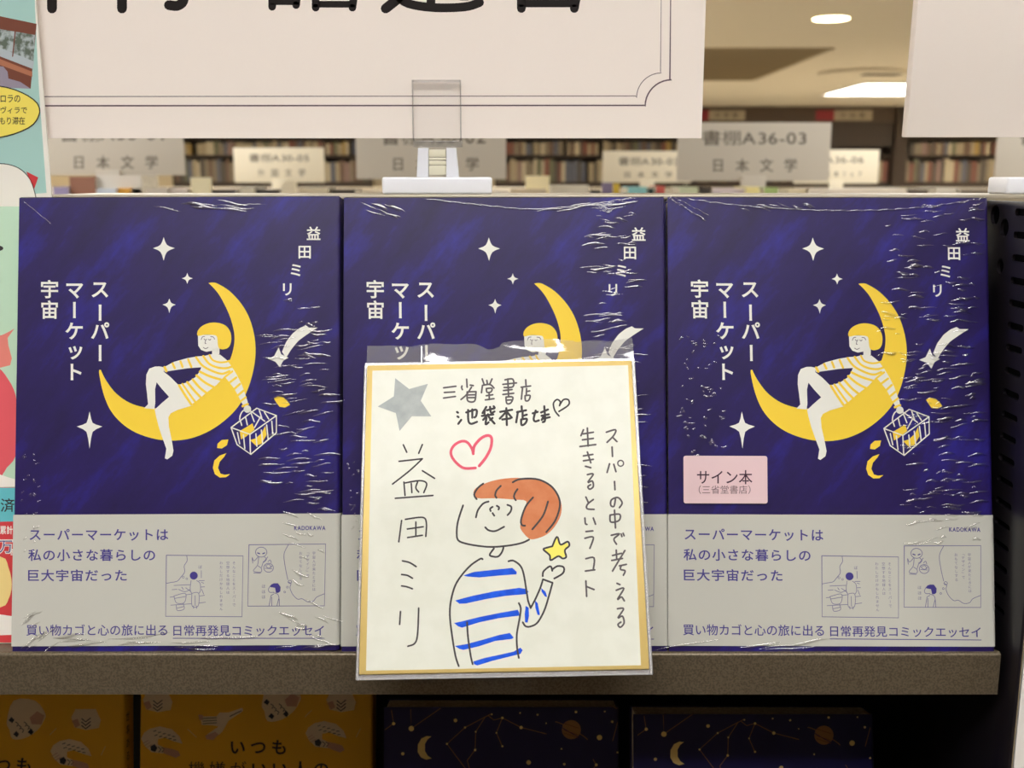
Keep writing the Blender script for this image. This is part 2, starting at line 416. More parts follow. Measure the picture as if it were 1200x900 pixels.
# lettering
pt = Print(book1)
def q1(x, y): return (x/2.857, 210+y/2.857)
for ch, y in zip('スーパー', (368, 447, 508, 582)): pt.char(ch, q1(335, y), 22.5, WHITE_INK, 0, 0.022, rot=ch == 'ー')
for ch, y in zip('マーケット', (370, 438, 508, 577, 645)):
    pt.char(ch, q1(249+(3 if ch == 'ッ' else 0), y-(4 if ch == 'ッ' else 0)), 22.5, WHITE_INK, 0, 0.022, rot=ch == 'ー')
for ch, y in zip('宇宙', (368, 437)): pt.char(ch, q1(166, y), 22.5, WHITE_INK, 0, 0.018)
pt.build('title_lettering', cover1)
pt = Print(book1)
for ch, c in zip('益田ミリ', ((1050, 182), (1020, 243), (991, 304), (962, 368))): pt.char(ch, q1(*c), 17, WHITE_INK, 0, 0.018)
pt.build('author_lettering', cover1)
# stars
pt = Print(book1)
star4(pt, q1(548, 231), 13, 14.5, 12.5, 13.0, WHITE_INK, 0)
star4(pt, q1(627, 332), 6.5, 6.5, 6.5, 6.5, WHITE_INK, 0)
star4(pt, q1(567, 420), 7.2, 10, 8, 7.5, WHITE_INK, 0)
star4(pt, q1(300, 828), 17.5, 26, 15, 15, WHITE_INK, 0, .24)
pt.poly(Q([(944, 578), (958, 545), (980, 516), (1004, 498), (1024, 490), (1034, 497), (1064, 497), (1040, 512), (1028, 520), (1000, 540), (975, 570), (958, 598)]), WHITE_INK, 0)
pt.poly(Q([(933, 563), (942, 586), (966, 598), (948, 608), (937, 630), (922, 611), (896, 601), (918, 592)]), WHITE_INK, 1)
pt.build('star_illustration', cover1)
# moon with the reclining figure
pt = Print(book1)
pt.poly(smooth(N([(535, 75), (552, 73), (572, 78), (620, 108), (668, 160), (702, 222), (722, 300), (724, 380), (706, 470), (675, 545), (630, 605), (560, 662), (480, 700), (400, 714), (320, 708), (240, 682), (180, 642), (135, 588), (107, 520), (92, 450), (91, 428)]), False, 4)+smooth(N([(97, 427), (116, 465), (152, 515), (200, 553), (255, 575), (320, 583), (390, 572), (455, 545), (520, 500), (575, 450), (612, 405), (632, 355), (640, 300), (633, 250), (615, 195), (582, 130), (555, 95), (535, 76)]), False, 4), YELLOW_INK, 0)
pt.poly(M5([(160, 352), (135, 347), (108, 348), (75, 360), (58, 395), (55, 450), (62, 510), (68, 568), (45, 592), (105, 597), (110, 560), (109, 480), (118, 440), (150, 480), (191, 525), (150, 560), (107, 600), (115, 640), (130, 700), (150, 760), (175, 830), (166, 885), (180, 892), (210, 870), (217, 840), (205, 770), (190, 700), (187, 645), (200, 622), (240, 602), (330, 575), (320, 555), (280, 490), (245, 455), (200, 410), (160, 378)]), WHITE_INK, 1)
pt.poly(M5([(400, 285), (440, 275), (490, 278), (530, 310), (560, 350), (590, 400), (620, 460), (650, 548), (655, 575), (628, 582), (606, 540), (575, 480), (540, 435), (515, 405), (470, 455), (410, 500), (345, 555), (315, 572), (245, 455), (300, 440), (345, 410), (368, 380), (380, 352), (300, 358), (165, 378), (155, 355), (220, 320), (300, 298), (360, 288)]), WHITE_INK, 2)
for st, w in (([(165, 352), (176, 374)], 15), ([(212, 330), (225, 357)], 13), ([(258, 318), (270, 350)], 13), ([(303, 306), (322, 350)], 13),
              ([(350, 294), (385, 340), (440, 372), (500, 390), (545, 375)], 13), ([(392, 287), (425, 330), (470, 352), (520, 358), (560, 348)], 13), ([(428, 280), (445, 308), (480, 322), (515, 322), (545, 314)], 11),
              ([(372, 378), (430, 405), (495, 425)], 14), ([(352, 400), (400, 440), (455, 470)], 14), ([(330, 424), (370, 470), (415, 506)], 14), ([(298, 440), (340, 490), (380, 532)], 14), ([(270, 450), (305, 500), (345, 556)], 12), ([(250, 458), (285, 515), (322, 570)], 14),
              ([(520, 408), (562, 376)], 12), ([(542, 444), (585, 412)], 13), ([(566, 486), (606, 450)], 13), ([(590, 520), (626, 490)], 13), ([(605, 555), (640, 528)], 12), ([(622, 580), (652, 568)], 14)):
    pt.stroke(M5(st), w/5, YELLOW_INK, 3)
pt.poly(M5([(443, 245), (487, 240), (486, 275), (470, 282), (443, 278)]), WHITE_INK, 3)
pt.poly(M5([(360, 162), (475, 162), (480, 225), (486, 250), (440, 256), (410, 262), (378, 250), (362, 225)]), WHITE_INK, 3)
pt.poly(M5([(360, 168), (359, 140), (385, 110), (430, 92), (480, 92), (525, 110), (552, 150), (555, 200), (540, 235), (510, 247), (488, 243), (478, 225), (475, 190), (468, 168), (440, 162), (400, 161)]), YELLOW_INK, 4, True, 3)
for st in ([(380, 190), (387, 175), (400, 172)], [(435, 173), (450, 175), (458, 187)], [(396, 186), (404, 192), (412, 188)], [(422, 188), (430, 193), (436, 187)], [(406, 195), (402, 212), (408, 213)], [(392, 236), (405, 243), (420, 236)]):
    pt.stroke(M5(st), 0.8, FACE_INK, 5)
pt.dot(M5([(650, 597)])[0], 4.4, WHITE_INK, 4)
pt.stroke(M5([(605, 658), (610, 630), (628, 605), (660, 605), (700, 630), (752, 668)]), 1.5, WHITE_INK, 4)
pt.poly(M5([(605, 725), (640, 705), (680, 680), (692, 718), (640, 760), (612, 775)]), YELLOW_INK, 3)
pt.poly(M5([(665, 778), (700, 768), (735, 735), (755, 695), (762, 750), (732, 800), (700, 812)]), YELLOW_INK, 3)
for st in ([(555, 705), (705, 592), (820, 635), (820, 735), (670, 862), (590, 805), (555, 705)], [(555, 705), (665, 745), (820, 635)], [(665, 745), (668, 860)],
           [(592, 735), (605, 800)], [(627, 748), (635, 828)], [(700, 742), (706, 815)], [(732, 720), (740, 800)], [(763, 690), (772, 775)], [(793, 668), (799, 748)],
           [(610, 668), (617, 692)], [(640, 645), (650, 690)], [(672, 622), (690, 670)], [(720, 605), (735, 650)], [(750, 615), (775, 655)], [(692, 705), (728, 640)]):
    pt.stroke(M5(st), 1.5, WHITE_INK, 4, sm=False)
pt.poly(M5([(805, 535), (830, 522), (862, 530), (885, 550), (900, 572), (870, 588), (838, 583), (820, 560)]), YELLOW_INK, 0)
pt.poly(M5([(475, 800), (500, 778), (538, 775), (530, 808), (500, 828), (472, 825)]), YELLOW_INK, 0)
pt.poly(N([(607, 765), (598, 780), (580, 800), (573, 825), (583, 848), (600, 853), (622, 850), (605, 863), (580, 864), (560, 850), (552, 825), (558, 795), (580, 775)]), YELLOW_INK, 0)
pt.build('moon_illustration', cover1)
# paper band
inv = book1.matrix_basis.inverted()
def local(root, px, py, y=0.0):
    Mi = root.matrix_basis.inverted(); o = Mi @ ORG; d = Mi.to_3x3() @ ray(px, py); t_ = (y-o.y)/d.y; return o+d*t_
z_top = local(book1, 200, 602.5).z; z_bot = local(book1, 200, 756.5).z
c = MB(); prof = [(x-0.0002 if x > 0.01 else x-0.0004, y) for x, y in sleeve_profile(BW+0.0007, BD+0.0007, 0.0003, 0.0021)]
c.prism([(x, y-0.00035) for x, y in prof], 'z', z_bot, z_top, OBI, True); obi1 = c.build('obi_band', book1)
OB = -0.00036
pt = Print(book1, OB)
pt.line('スーパーマーケットは', 34.6, 619.8, 197.3, 633.6, OBI_INK, 0, 0.014, 0.06)
pt.line('私の小さな暮らしの', 33, 643.5, 181.8, 657.4, OBI_INK, 0, 0.014, 0.06)
pt.line('巨大宇宙だった', 33, 667.2, 148.6, 681.2, OBI_INK, 0, 0.014, 0.06)
pt.line('買い物カゴと心の旅に出る', 30.8, 731.6, 196, 745, OBI_INK, 0, 0.008)
pt.line('日常再発見コミックエッセイ', 203.2, 732.6, 379.7, 745.2, OBI_INK, 0, 0.008)
pt.stroke([(203, 748), (380, 748)], 0.9, OBI_INK, 0)
pt.build('slogan_lettering', obi1)
pt = Print(book1, OB); pt.line('KADOKAWA', 344.8, 616.2, 381.5, 621.4, OBI_INK, 0, 0.025); pt.build('publisher_lettering', obi1)
pt = Print(book1, OB); G = lambda pts: zz(180, 610, 5.4545, pts)
def st(pts, w=0.75, m=None, sm=True, closed=False): pt.stroke(G(pts), w, m or OBI_THIN, 0, sm, closed=closed)
for quad in ([(82, 222), (572, 226), (565, 615), (77, 612)], [(610, 155), (1100, 150), (1092, 545), (602, 547)]): st(quad+[quad[0]], 1.0, sm=False)
def col(t, x, y0, y1, em=13):
    n = len(t); k = (y1-y0)/n
    for i, ch in enumerate(t):
        c = G([(x, y0+k*(i+.5))])[0]; pt.char(ch, c, em*1.5/5.4545*1.15, OBI_THIN, 0, 0.0, rot=ch in 'ー「」')
col('そんなことをスーパーで', 514, 258, 552); col('空想する地球人は', 475, 258, 472); col('わたしだけかもしれません', 432, 258, 578)
col('宇宙人が来たときには', 1025, 196, 452); col('「デザイン」で', 985, 190, 365); col('おもてなしする', 940, 196, 382)
st([(212, 226), (214, 258), (196, 290), (198, 330), (172, 365), (150, 388), (110, 396), (80, 402)])
pt.dot(G([(257, 352)])[0], 4.7, OBI_INK, 0)
for s_ in ([(240, 383), (234, 440), (245, 468)], [(275, 383), (297, 402), (300, 445), (290, 465)], [(245, 465), (246, 545), (285, 545), (288, 465), (245, 465)], [(254, 545), (256, 562)], [(276, 545), (276, 562)], [(265, 480), (266, 545)],
           [(130, 482), (200, 465), (206, 500), (190, 528), (146, 526), (130, 482)], [(135, 498), (204, 486)], [(145, 540), (152, 575), (195, 566), (190, 530)], [(150, 560), (192, 550)], [(110, 541), (240, 532)], [(290, 528), (332, 522)], [(105, 490), (130, 487)], [(205, 475), (240, 470)], [(130, 415), (232, 410)],
           [(290, 385), (324, 384)], [(300, 425), (326, 424)], [(296, 482), (326, 478)], [(118, 442), (150, 440)], [(160, 440), (200, 455), (235, 440)], [(205, 430), (240, 455)], [(305, 320), (305, 365)], [(180, 425), (190, 440)], [(305, 395), (320, 400)], [(308, 440), (320, 470)]): st(s_, 0.7)
for c, r_ in (((190, 362), 1.2), ((212, 372), 1.0)): pt.ring(G([c])[0], r_, 0.5, OBI_THIN, 0)
pt.char('ぼ', G([(298, 297)])[0], 4.6, OBI_THIN, 0)
pt.ring(G([(688, 202)])[0], 6.6, 0.8, OBI_THIN, 0, 5.8)
for s_ in ([(665, 207), (678, 212)], [(698, 212), (710, 207)]): st(s_, 1.3, OBI_INK)
for s_ in ([(668, 232), (642, 258), (630, 235), (634, 272)], [(708, 232), (722, 248), (702, 268), (730, 232)], [(672, 235), (664, 285), (638, 322), (684, 330), (690, 308), (668, 290)], [(702, 262), (690, 300)], [(640, 335), (684, 336)]): st(s_)
pt.ring(G([(735, 302)])[0], 5.6, 0.8, OBI_THIN, 0, 5.2)
for s_ in ([(715, 288), (735, 305), (757, 290)], [(732, 262), (745, 252), (752, 270)], [(712, 305), (756, 308)], [(722, 285), (740, 280), (752, 300)]): st(s_)
pt.poly(G([(745, 425), (752, 408), (770, 401), (795, 401), (812, 425), (810, 452), (798, 462), (783, 463), (776, 430)]), OBI_INK, 0)
for s_ in ([(748, 415), (734, 440), (742, 458), (768, 458)], [(768, 462), (798, 478), (805, 545)], [(750, 480), (738, 545)], [(755, 490), (755, 545)], [(800, 500), (788, 545)], [(750, 480), (768, 470)],
           [(862, 154), (834, 215), (842, 300), (858, 378)], [(858, 392), (878, 404), (872, 430), (888, 470), (920, 502), (950, 500), (985, 520), (1022, 514), (1042, 490), (1092, 468)]): st(s_)
pt.ring(G([(871, 392)])[0], 1.9, 0.7, OBI_THIN, 0)
for c, r_ in (((855, 426), 1.1), ((838, 457), 1.0)): pt.ring(G([c])[0], r_, 0.6, OBI_THIN, 0)
for y in (420, 455, 488): pt.char('ほ', G([(703, y)])[0], 4.8, OBI_THIN, 0)
pt.build('comic_panels', obi1)

def copy_tree(o, parent=None):
    c = o.copy(); COL.objects.link(c)
    if parent is not None: c.parent = parent
    for ch in [x for x in COL.objects if x.parent == o]: copy_tree(ch, c)
    return c
book2 = copy_tree(book1); book3 = copy_tree(book1)
set_book(book2, 402.5, 400.5, math.radians(-0.1)); set_book(book3, 782.5, 784, math.radians(0.17)); book3.location.z += 0.0003
for o, l in ((book1, 'wrapped navy moon book standing beside the mint green book'), (book2, 'wrapped navy moon book partly hidden behind the hand-drawn signed card'),
             (book3, 'wrapped navy moon book with a pink sticker, beside the black perforated panel')):
    tag(o, l, 'book', 'wrapped navy books facing out on the shelf')

# raised wrinkles of the shrink wrap
def ridge(mb, root, p0, p1, w, h, base, seg=7):
    a, b = local(root, *p0, base), local(root, *p1, base)
    A, B = Vector((a.x, a.z)), Vector((b.x, b.z)); d = (B-A); L = d.length; d.normalize(); nrm = Vector((-d.y, d.x))
    vs = []; fs = []; K = 6
    for i in range(seg+1):
        t_ = i/seg; g = math.sin(math.pi*min(max(t_, 0.02), 0.98))**0.7
        c = A+d*L*t_+nrm*(w*0.5*math.sin(t_*5+a.x*900))*0.5
        for j in range(K+1):
            th = math.pi*j/K
            q = c+nrm*(w/2*g*math.cos(th)); vs.append((q.x, base-0.00001-h*g*math.sin(th), q.y))
    for i in range(seg):
        for j in range(K):
            k = i*(K+1)+j; fs.append((k, k+1, k+K+2, k+K+1))
    mb.add(vs, fs, FILM, True)
def wrap(root, fields, lines, seed):
    rd = random.Random(seed); mb = MB()
    for (x0, y0, x1, y1, n, l0, l1, slope) in fields:
        for _ in range(int(n*1.25)):
            x, y = rd.uniform(x0, x1), rd.uniform(y0, y1); L = rd.uniform(l0, l1); s_ = slope+rd.uniform(-.12, .12)
            base = -0.0004 if y > 598 else -0.0003
            ridge(mb, root, (x-L/2, y-L*s_/2), (x+L/2, y+L*s_/2), *(lambda w: (w, w*rd.uniform(.22, .42)))(rd.uniform(.0007, .0018)), base)
    for pts, w, h in lines:
        pts = smooth(pts, False, 4)
        for a, b in zip(pts[:-1], pts[1:]): ridge(mb, root, a, (b[0]+(b[0]-a[0])*.25, b[1]+(b[1]-a[1])*.25), w, h, -0.0004 if a[1] > 598 else -0.0003, 4)
    # folded ends of the film along the top and foot of the book
    for z in (BH+0.0001, ): mb.box(0.0005, BW-0.0005, -0.0003, BD*.9, z, z+0.0001, FILM)
    return mb.build('shrink_wrap', root)
bpy.context.view_layer.update()
wrap(book1, [(310, 380, 392, 600, 70, 8, 34, -.08), (335, 350, 380, 420, 14, 5, 20, .1), (24, 530, 46, 650, 22, 2, 4, .3), (330, 600, 392, 760, 18, 8, 24, .42), (30, 715, 60, 760, 9, 10, 26, -.6), (190, 236, 290, 246, 10, 20, 50, .06), (60, 745, 380, 763, 14, 20, 60, -.06)],
     [([(28, 236), (45, 250), (60, 262)], .0006, .0003)], 3)
wrap(book2, [(690, 262, 752, 600, 95, 7, 30, -.05), (432, 240, 466, 254, 9, 10, 24, .35), (690, 236, 742, 262, 14, 6, 18, .1), (408, 540, 428, 640, 20, 2, 4, .3), (640, 236, 740, 246, 8, 20, 50, -.12)],
     [([(500, 233), (560, 240), (620, 245), (680, 241), (720, 235), (745, 232)], .0009, .00025)], 5)
wrap(book3, [(1030, 250, 1146, 420, 70, 5, 24, .02), (1060, 420, 1150, 600, 95, 6, 26, -.08), (796, 390, 850, 545, 52, 3, 8, .05), (1070, 598, 1155, 640, 16, 8, 26, -.2), (800, 752, 960, 761, 5, 30, 80, -.08), (860, 240, 960, 250, 8, 8, 22, .3), (1080, 236, 1150, 260, 12, 8, 20, -.1)],
     [([(805, 233), (860, 240), (930, 245), (1010, 247), (1080, 243), (1130, 236), (1155, 232)], .0009, .00025), ([(784, 231), (800, 242), (826, 258)], .0014, .0006), ([(790, 231), (812, 243), (830, 252)], .0008, .0005)], 8)
# pink signed-copy sticker on book 3
PINK = mat('pink_sticker', (232, 202, 206), 0.55); PLUM = mat('plum_ink', (58, 22, 48), 0.5); BROWN = mat('brown_ink', (120, 92, 98), 0.5)
a = local(book3, 800.6, 534); d = local(book3, 899, 590)
def rrect(x0, x1, z0, z1, r, n=5):
    out = []
    for cx, cz, s0 in ((x1-r, z1-r, 0), (x0+r, z1-r, 1), (x0+r, z0+r, 2), (x1-r, z0+r, 3)):
        out += [(cx+r*math.cos((s0+i/n)*math.pi/2), cz+r*math.sin((s0+i/n)*math.pi/2)) for i in range(n+1)]
    return out
c = MB(); c.prism(rrect(a.x, d.x, d.z, a.z, 0.0011), 'y', -0.0009, -0.0007, PINK); stk = c.build('sticker', book3); tag(stk, 'pink signed-copy sticker')
pt = Print(book3, -0.00095)
pt.line('サイン本', 816.8, 550.9, 881.7, 567.4, PLUM, 0, 0.006)
pt.line('（三省堂書店）', 818.8, 568.8, 879.5, 578.8, BROWN, 0, 0.0)
pt.build('sticker_lettering', stk)
# ------------------------------------------------------------------ the signed drawing card in a clear sleeve
def plane_root(name, BLp, BRp, TLp, d_bot, d_top):
    A, B_, T = atD(*BLp, d_bot), atD(*BRp, d_bot), atD(*TLp, d_top)
    x = (B_-A).normalized(); z = (T-A); z = (z-x*z.dot(x)).normalized(); y = z.cross(x)
    o = empty(name, A); M = Matrix((x, y, z)).transposed().to_4x4(); o.matrix_basis = Matrix.Translation(A) @ M
    return o, (B_-A).length, (T-A).length
GOLD = mat('gold_edge', (230, 202, 126), 0.42, metal=0.35)
BOARD = mat('washi_board', (224, 226, 214), 0.75, coat=0.25, coat_rough=0.12, grain=(90, (220, 222, 209), 0.4, 0.6))
INK = mat('black_marker', (48, 42, 46), 0.6); GREYINK = mat('grey_marker', (84, 78, 80), 0.6)
RED = mat('red_marker', (226, 84, 108), 0.6); ORANGE = mat('orange_marker', (210, 134, 92), 0.65, spec=.2, grain=(120, (200, 118, 76), 0.4, 0.65))
BLUE = mat('blue_marker', (16, 76, 210), 0.6, spec=.2, grain=(200, (24, 90, 226), 0.4, 0.6)); LEMON = mat('yellow_marker', (240, 228, 96), 0.6)
SILVER = mat('silver_foil', (164, 170, 168), 0.5, metal=0.1, grain=(160, (148, 155, 154), 0.35, 0.65))
card, CW, CH = plane_root('signed_card', (420.5, 790.5), (761, 784), (431.5, 428), 0.4445, 0.488)
tag(card, 'white card with gold edges and marker drawing of a bobbed person in a striped shirt', 'signed card')
CT = 0.0028
c = MB(); c.box(0, CW, 0, CT, 0, CH, GOLD, 0.0004); board = c.build('board', card)
def cl(px, py, y=0.0): return local(card, px, py, y)
def card_face():
    q = [(429, 786), (751, 779.5), (736, 428), (436.5, 434.5)]
    pts = [cl(*p) for p in q]; m = MB()
    m.prism([(p.x, p.z) for p in pts], 'y', -0.00006, 0.0002, BOARD); return m.build('paper_face', card)
card_face()
B0 = -0.00007
A_ = lambda pts: zz(430, 430, 6.925, pts); Bq = lambda pts: zz(520, 430, 6.925, pts)
H_ = lambda pts: zz(515, 550, 6.43, pts); J_ = lambda pts: zz(515, 650, 6.43, pts)
T4 = lambda pts: zz(400, 390, 3.0, pts); T5 = lambda pts: zz(400, 570, 3.0, pts); R8 = lambda pts: zz(660, 480, 3.4615, pts)
pt = Print(card, B0)
pt.poly(A_([(230, 92), (343, 180), (495, 138), (437, 275), (522, 402), (365, 400), (265, 520), (235, 375), (88, 322), (218, 240)]), SILVER, 2); pt.build('star_sticker', card)
pt = Print(card, B0)
pt.stroke(Bq([(240, 706), (228, 662), (190, 612), (140, 605), (84, 638), (58, 690), (75, 745), (130, 803), (180, 824), (258, 820)]), 3.2, RED, 2)
pt.stroke(Bq([(240, 690), (250, 640), (300, 582), (355, 557), (388, 578), (382, 655), (342, 735), (288, 803)]), 3.4, RED, 2); pt.build('heart_drawing', card)
# portrait colouring
pt = Print(card, B0)
pt.poly(H_([(262, 155), (330, 112), (420, 82), (540, 65), (650, 68), (760, 85), (840, 130), (895, 190), (920, 270), (912, 350), (870, 430), (810, 490), (740, 520), (690, 527), (655, 505), (612, 450), (610, 410), (625, 330), (655, 242), (560, 228), (420, 218), (275, 215)]), ORANGE, 0, True, 3)
pt.build('hair_colouring', card)
pt = Print(card, B0)
for q in ([(180, 157), (260, 130), (400, 115), (550, 100), (582, 130), (580, 148), (480, 155), (300, 172), (210, 165)], [(118, 345), (250, 310), (420, 275), (600, 250), (650, 258), (672, 280), (650, 298), (500, 310), (350, 335), (200, 368), (150, 370)],
          [(110, 515), (160, 505), (300, 470), (450, 440), (590, 415), (602, 440), (600, 460), (450, 478), (300, 510), (170, 550), (140, 540)], [(115, 688), (200, 675), (330, 640), (450, 605), (530, 590), (560, 625), (545, 635), (420, 650), (300, 690), (180, 718), (150, 710)],
          [(255, 805), (340, 778), (450, 755), (560, 730), (610, 700), (627, 720), (610, 748), (500, 775), (400, 800), (285, 835), (260, 825)], [(765, 250), (800, 280), (812, 320), (795, 315), (770, 280)], [(720, 345), (740, 365), (758, 455), (740, 455), (722, 400)], [(650, 385), (672, 400), (675, 460), (665, 512), (645, 510), (642, 450)]):
    pt.poly(J_(q), BLUE, 0)
pt.build('shirt_stripes', card)
pt = Print(card, B0)
pt.poly(H_([(850, 580), (885, 515), (912, 567), (963, 550), (972, 575), (942, 610), (950, 655), (925, 665), (895, 650), (838, 678), (833, 645), (792, 605)]), LEMON, 0)
pt.build('star_colouring', card)
pt = Print(card, B0); W_ = 2.2
for q in ([(330, 108), (290, 140), (262, 190), (280, 225)], [(462, 125), (430, 160), (420, 195), (430, 215)], [(588, 150), (568, 180), (562, 210), (575, 233)], [(705, 212), (650, 280), (615, 380), (622, 420), (645, 425)], [(818, 243), (780, 350), (700, 452)], [(552, 98), (600, 76), (690, 70), (770, 85), (850, 135), (900, 215), (905, 290), (870, 390), (805, 473)],
          [(178, 272), (140, 390), (130, 480), (142, 535), (200, 560), (300, 578), (400, 585), (520, 575), (620, 555), (675, 530)], [(370, 243), (330, 258), (290, 308), (275, 362)], [(400, 283), (382, 297), (386, 315)], [(432, 275), (449, 287), (445, 303)], [(400, 330), (413, 350)], [(512, 268), (541, 283), (536, 318), (513, 345)], [(345, 437), (372, 460), (422, 465), (487, 433)], [(410, 597), (380, 640), (392, 655), (440, 658), (470, 625), (482, 590)],
          [(850, 580), (886, 508), (912, 567), (965, 545), (978, 575), (945, 610), (955, 660), (928, 672), (895, 655), (838, 685), (830, 647), (784, 605), (805, 592), (850, 580)], [(778, 805), (785, 768), (835, 730), (850, 765)], [(848, 757), (888, 730), (935, 738), (930, 783), (865, 823)]):
    pt.stroke(H_(q), W_, INK, 1)
for q in ([(325, 35), (305, 33), (220, 95), (130, 210), (90, 330), (78, 450), (95, 610), (120, 760), (145, 840)], [(520, 50), (558, 46), (610, 85), (635, 150), (655, 270), (668, 350)], [(668, 350), (687, 402)], [(687, 402), (720, 340), (758, 255), (780, 186)], [(780, 186), (852, 212)], [(852, 212), (825, 310), (790, 420), (740, 510), (690, 540), (650, 540), (628, 510)], [(598, 365), (613, 410), (600, 500), (583, 600), (585, 700), (598, 778)], [(208, 510), (215, 620), (235, 760), (250, 825)]):
    pt.stroke(J_(q), W_, INK, 1)
pt.build('portrait_drawing', card)
pt = Print(card, B0)                 # greeting lines at the top
for q in ([(622, 170), (722, 157)], [(628, 208), (712, 203)], [(622, 253), (718, 240)]): pt.stroke(A_(q), 2.0, GREYINK, 1)
for q in ([(186, 100), (190, 165)], [(148, 155), (145, 168), (152, 185)], [(215, 148), (240, 152)], [(225, 165), (185, 225), (140, 265)], [(190, 205), (195, 275), (250, 278), (262, 205)], [(190, 203), (262, 201)], [(195, 228), (258, 226)], [(195, 250), (258, 249)],
          [(312, 98), (326, 138)], [(350, 110), (354, 136)], [(392, 98), (374, 138)], [(314, 152), (306, 210)], [(314, 150), (375, 143), (408, 172)], [(346, 176), (352, 206), (384, 202), (390, 174), (346, 176)], [(345, 234), (398, 226)], [(368, 208), (370, 265)], [(338, 268), (408, 258)],
          [(480, 142), (590, 130)], [(497, 105), (560, 100), (562, 160), (490, 167)], [(520, 98), (526, 235)], [(485, 192), (555, 184)], [(480, 224), (568, 214)], [(505, 245), (512, 296), (545, 292), (560, 246), (506, 245)], [(510, 270), (550, 268)],
          [(665, 105), (668, 155)], [(628, 165), (705, 155)], [(640, 165), (630, 262)], [(672, 175), (670, 225)], [(672, 200), (698, 195)], [(660, 234), (664, 274), (690, 270), (700, 232), (660, 234)]): pt.stroke(Bq(q), 2.0, GREYINK, 1)
for q in ([(108, 366), (116, 372)], [(112, 402), (120, 408)], [(142, 430), (118, 462)], [(182, 370), (225, 356), (266, 350), (264, 395), (250, 410)], [(198, 350), (200, 435), (222, 462), (270, 446)], [(232, 345), (232, 412)],
          [(345, 325), (315, 375)], [(332, 355), (330, 395)], [(350, 352), (412, 336)], [(376, 325), (384, 372), (412, 362)], [(405, 320), (413, 330)], [(310, 398), (402, 386)], [(360, 385), (320, 430)], [(347, 415), (340, 466), (364, 450)], [(365, 405), (412, 460)], [(396, 415), (376, 432)],
          [(458, 365), (555, 348)], [(508, 335), (512, 472)], [(505, 367), (455, 420)], [(515, 367), (552, 412)], [(475, 427), (540, 418)],
          [(632, 320), (634, 355)], [(595, 367), (668, 352)], [(602, 364), (588, 450)], [(640, 367), (640, 415)], [(642, 397), (674, 388)], [(628, 427), (632, 472), (662, 458), (674, 422), (628, 427)],
          [(722, 377), (762, 365)], [(746, 355), (730, 420), (742, 442), (772, 434)], [(790, 370), (846, 346)], [(816, 320), (822, 430), (804, 448)], [(794, 397), (852, 385)], [(800, 422), (860, 408)], [(818, 390), (795, 430)]): pt.stroke(Bq(q), 2.6, INK, 1)
pt.stroke(Bq([(935, 398), (902, 355), (890, 298), (918, 265), (945, 282), (940, 315)]), 2.0, INK, 1); pt.stroke(Bq([(940, 312), (972, 266), (1012, 268), (1012, 310), (935, 362)]), 2.0, INK, 1)
pt.build('greeting_lettering', card)
pt = Print(card, B0)                 # signature column
for q in ([(218, 394), (230, 420)], [(285, 393), (272, 424)], [(203, 452), (285, 443)], [(285, 443), (240, 485), (180, 532)], [(285, 485), (328, 512)], [(220, 525), (224, 572)], [(224, 528), (275, 520), (300, 530), (290, 562)], [(246, 530), (248, 562)], [(268, 525), (262, 545), (272, 560)], [(190, 582), (322, 572)],
          [(212, 660), (202, 735)], [(225, 656), (285, 649), (299, 668), (297, 716)], [(232, 690), (288, 682)], [(262, 665), (262, 715)], [(233, 720), (285, 712)]): pt.stroke(T4(q), 1.9, INK, 1)
for q in ([(215, 262), (240, 268), (263, 282)], [(212, 310), (232, 313), (250, 323)], [(212, 350), (230, 353), (250, 360)], [(208, 440), (205, 485)], [(272, 428), (268, 520), (258, 552), (234, 562)]): pt.stroke(T5(q), 2.0, INK, 1)
pt.build('signature_lettering', card)
pt = Print(card, B0)                 # two upright lines
for q in ([(175, 92), (212, 82), (205, 105), (178, 133)], [(200, 112), (218, 130)], [(198, 152), (200, 190)], [(188, 220), (178, 255)], [(205, 222), (214, 252)], [(208, 292), (210, 325)], [(212, 362), (206, 392), (193, 388), (196, 366), (222, 357), (239, 378), (228, 398)], [(190, 428), (193, 456), (226, 450), (229, 425), (190, 428)], [(208, 408), (212, 480)],
          [(195, 510), (228, 504), (206, 525), (216, 546)], [(235, 505), (238, 515)], [(243, 502), (247, 512)], [(200, 592), (236, 583)], [(215, 570), (217, 608)], [(197, 612), (240, 604)], [(250, 572), (200, 655)], [(228, 634), (256, 628)], [(236, 632), (232, 648), (251, 654), (244, 672)], [(218, 705), (230, 710)], [(215, 733), (246, 725), (220, 770), (236, 760), (248, 776)], [(220, 808), (245, 808), (222, 845), (240, 838), (247, 865), (232, 883), (222, 872), (234, 862)],
          [(82, 82), (72, 106)], [(80, 99), (122, 92)], [(98, 75), (101, 148)], [(78, 123), (122, 117)], [(68, 150), (132, 142)], [(82, 188), (120, 182)], [(82, 208), (122, 202)], [(98, 172), (112, 216)], [(90, 230), (112, 236)], [(98, 264), (122, 262), (100, 295), (118, 290), (122, 312), (108, 323), (100, 313), (111, 305)], [(92, 355), (102, 377)], [(122, 365), (98, 385), (97, 402), (125, 405)],
          [(88, 440), (90, 462), (96, 466)], [(122, 440), (131, 465)], [(92, 495), (120, 492)], [(88, 522), (122, 518), (108, 563)], [(92, 605), (125, 602), (122, 650)], [(90, 655), (128, 650)], [(92, 695), (95, 758)], [(95, 718), (125, 730)]):
    pt.stroke(R8(q), 2.1, GREYINK, 1)
pt.ring(R8([(233, 218)])[0], 3.4, 1.6, GREYINK, 1)
pt.build('message_lettering', card)
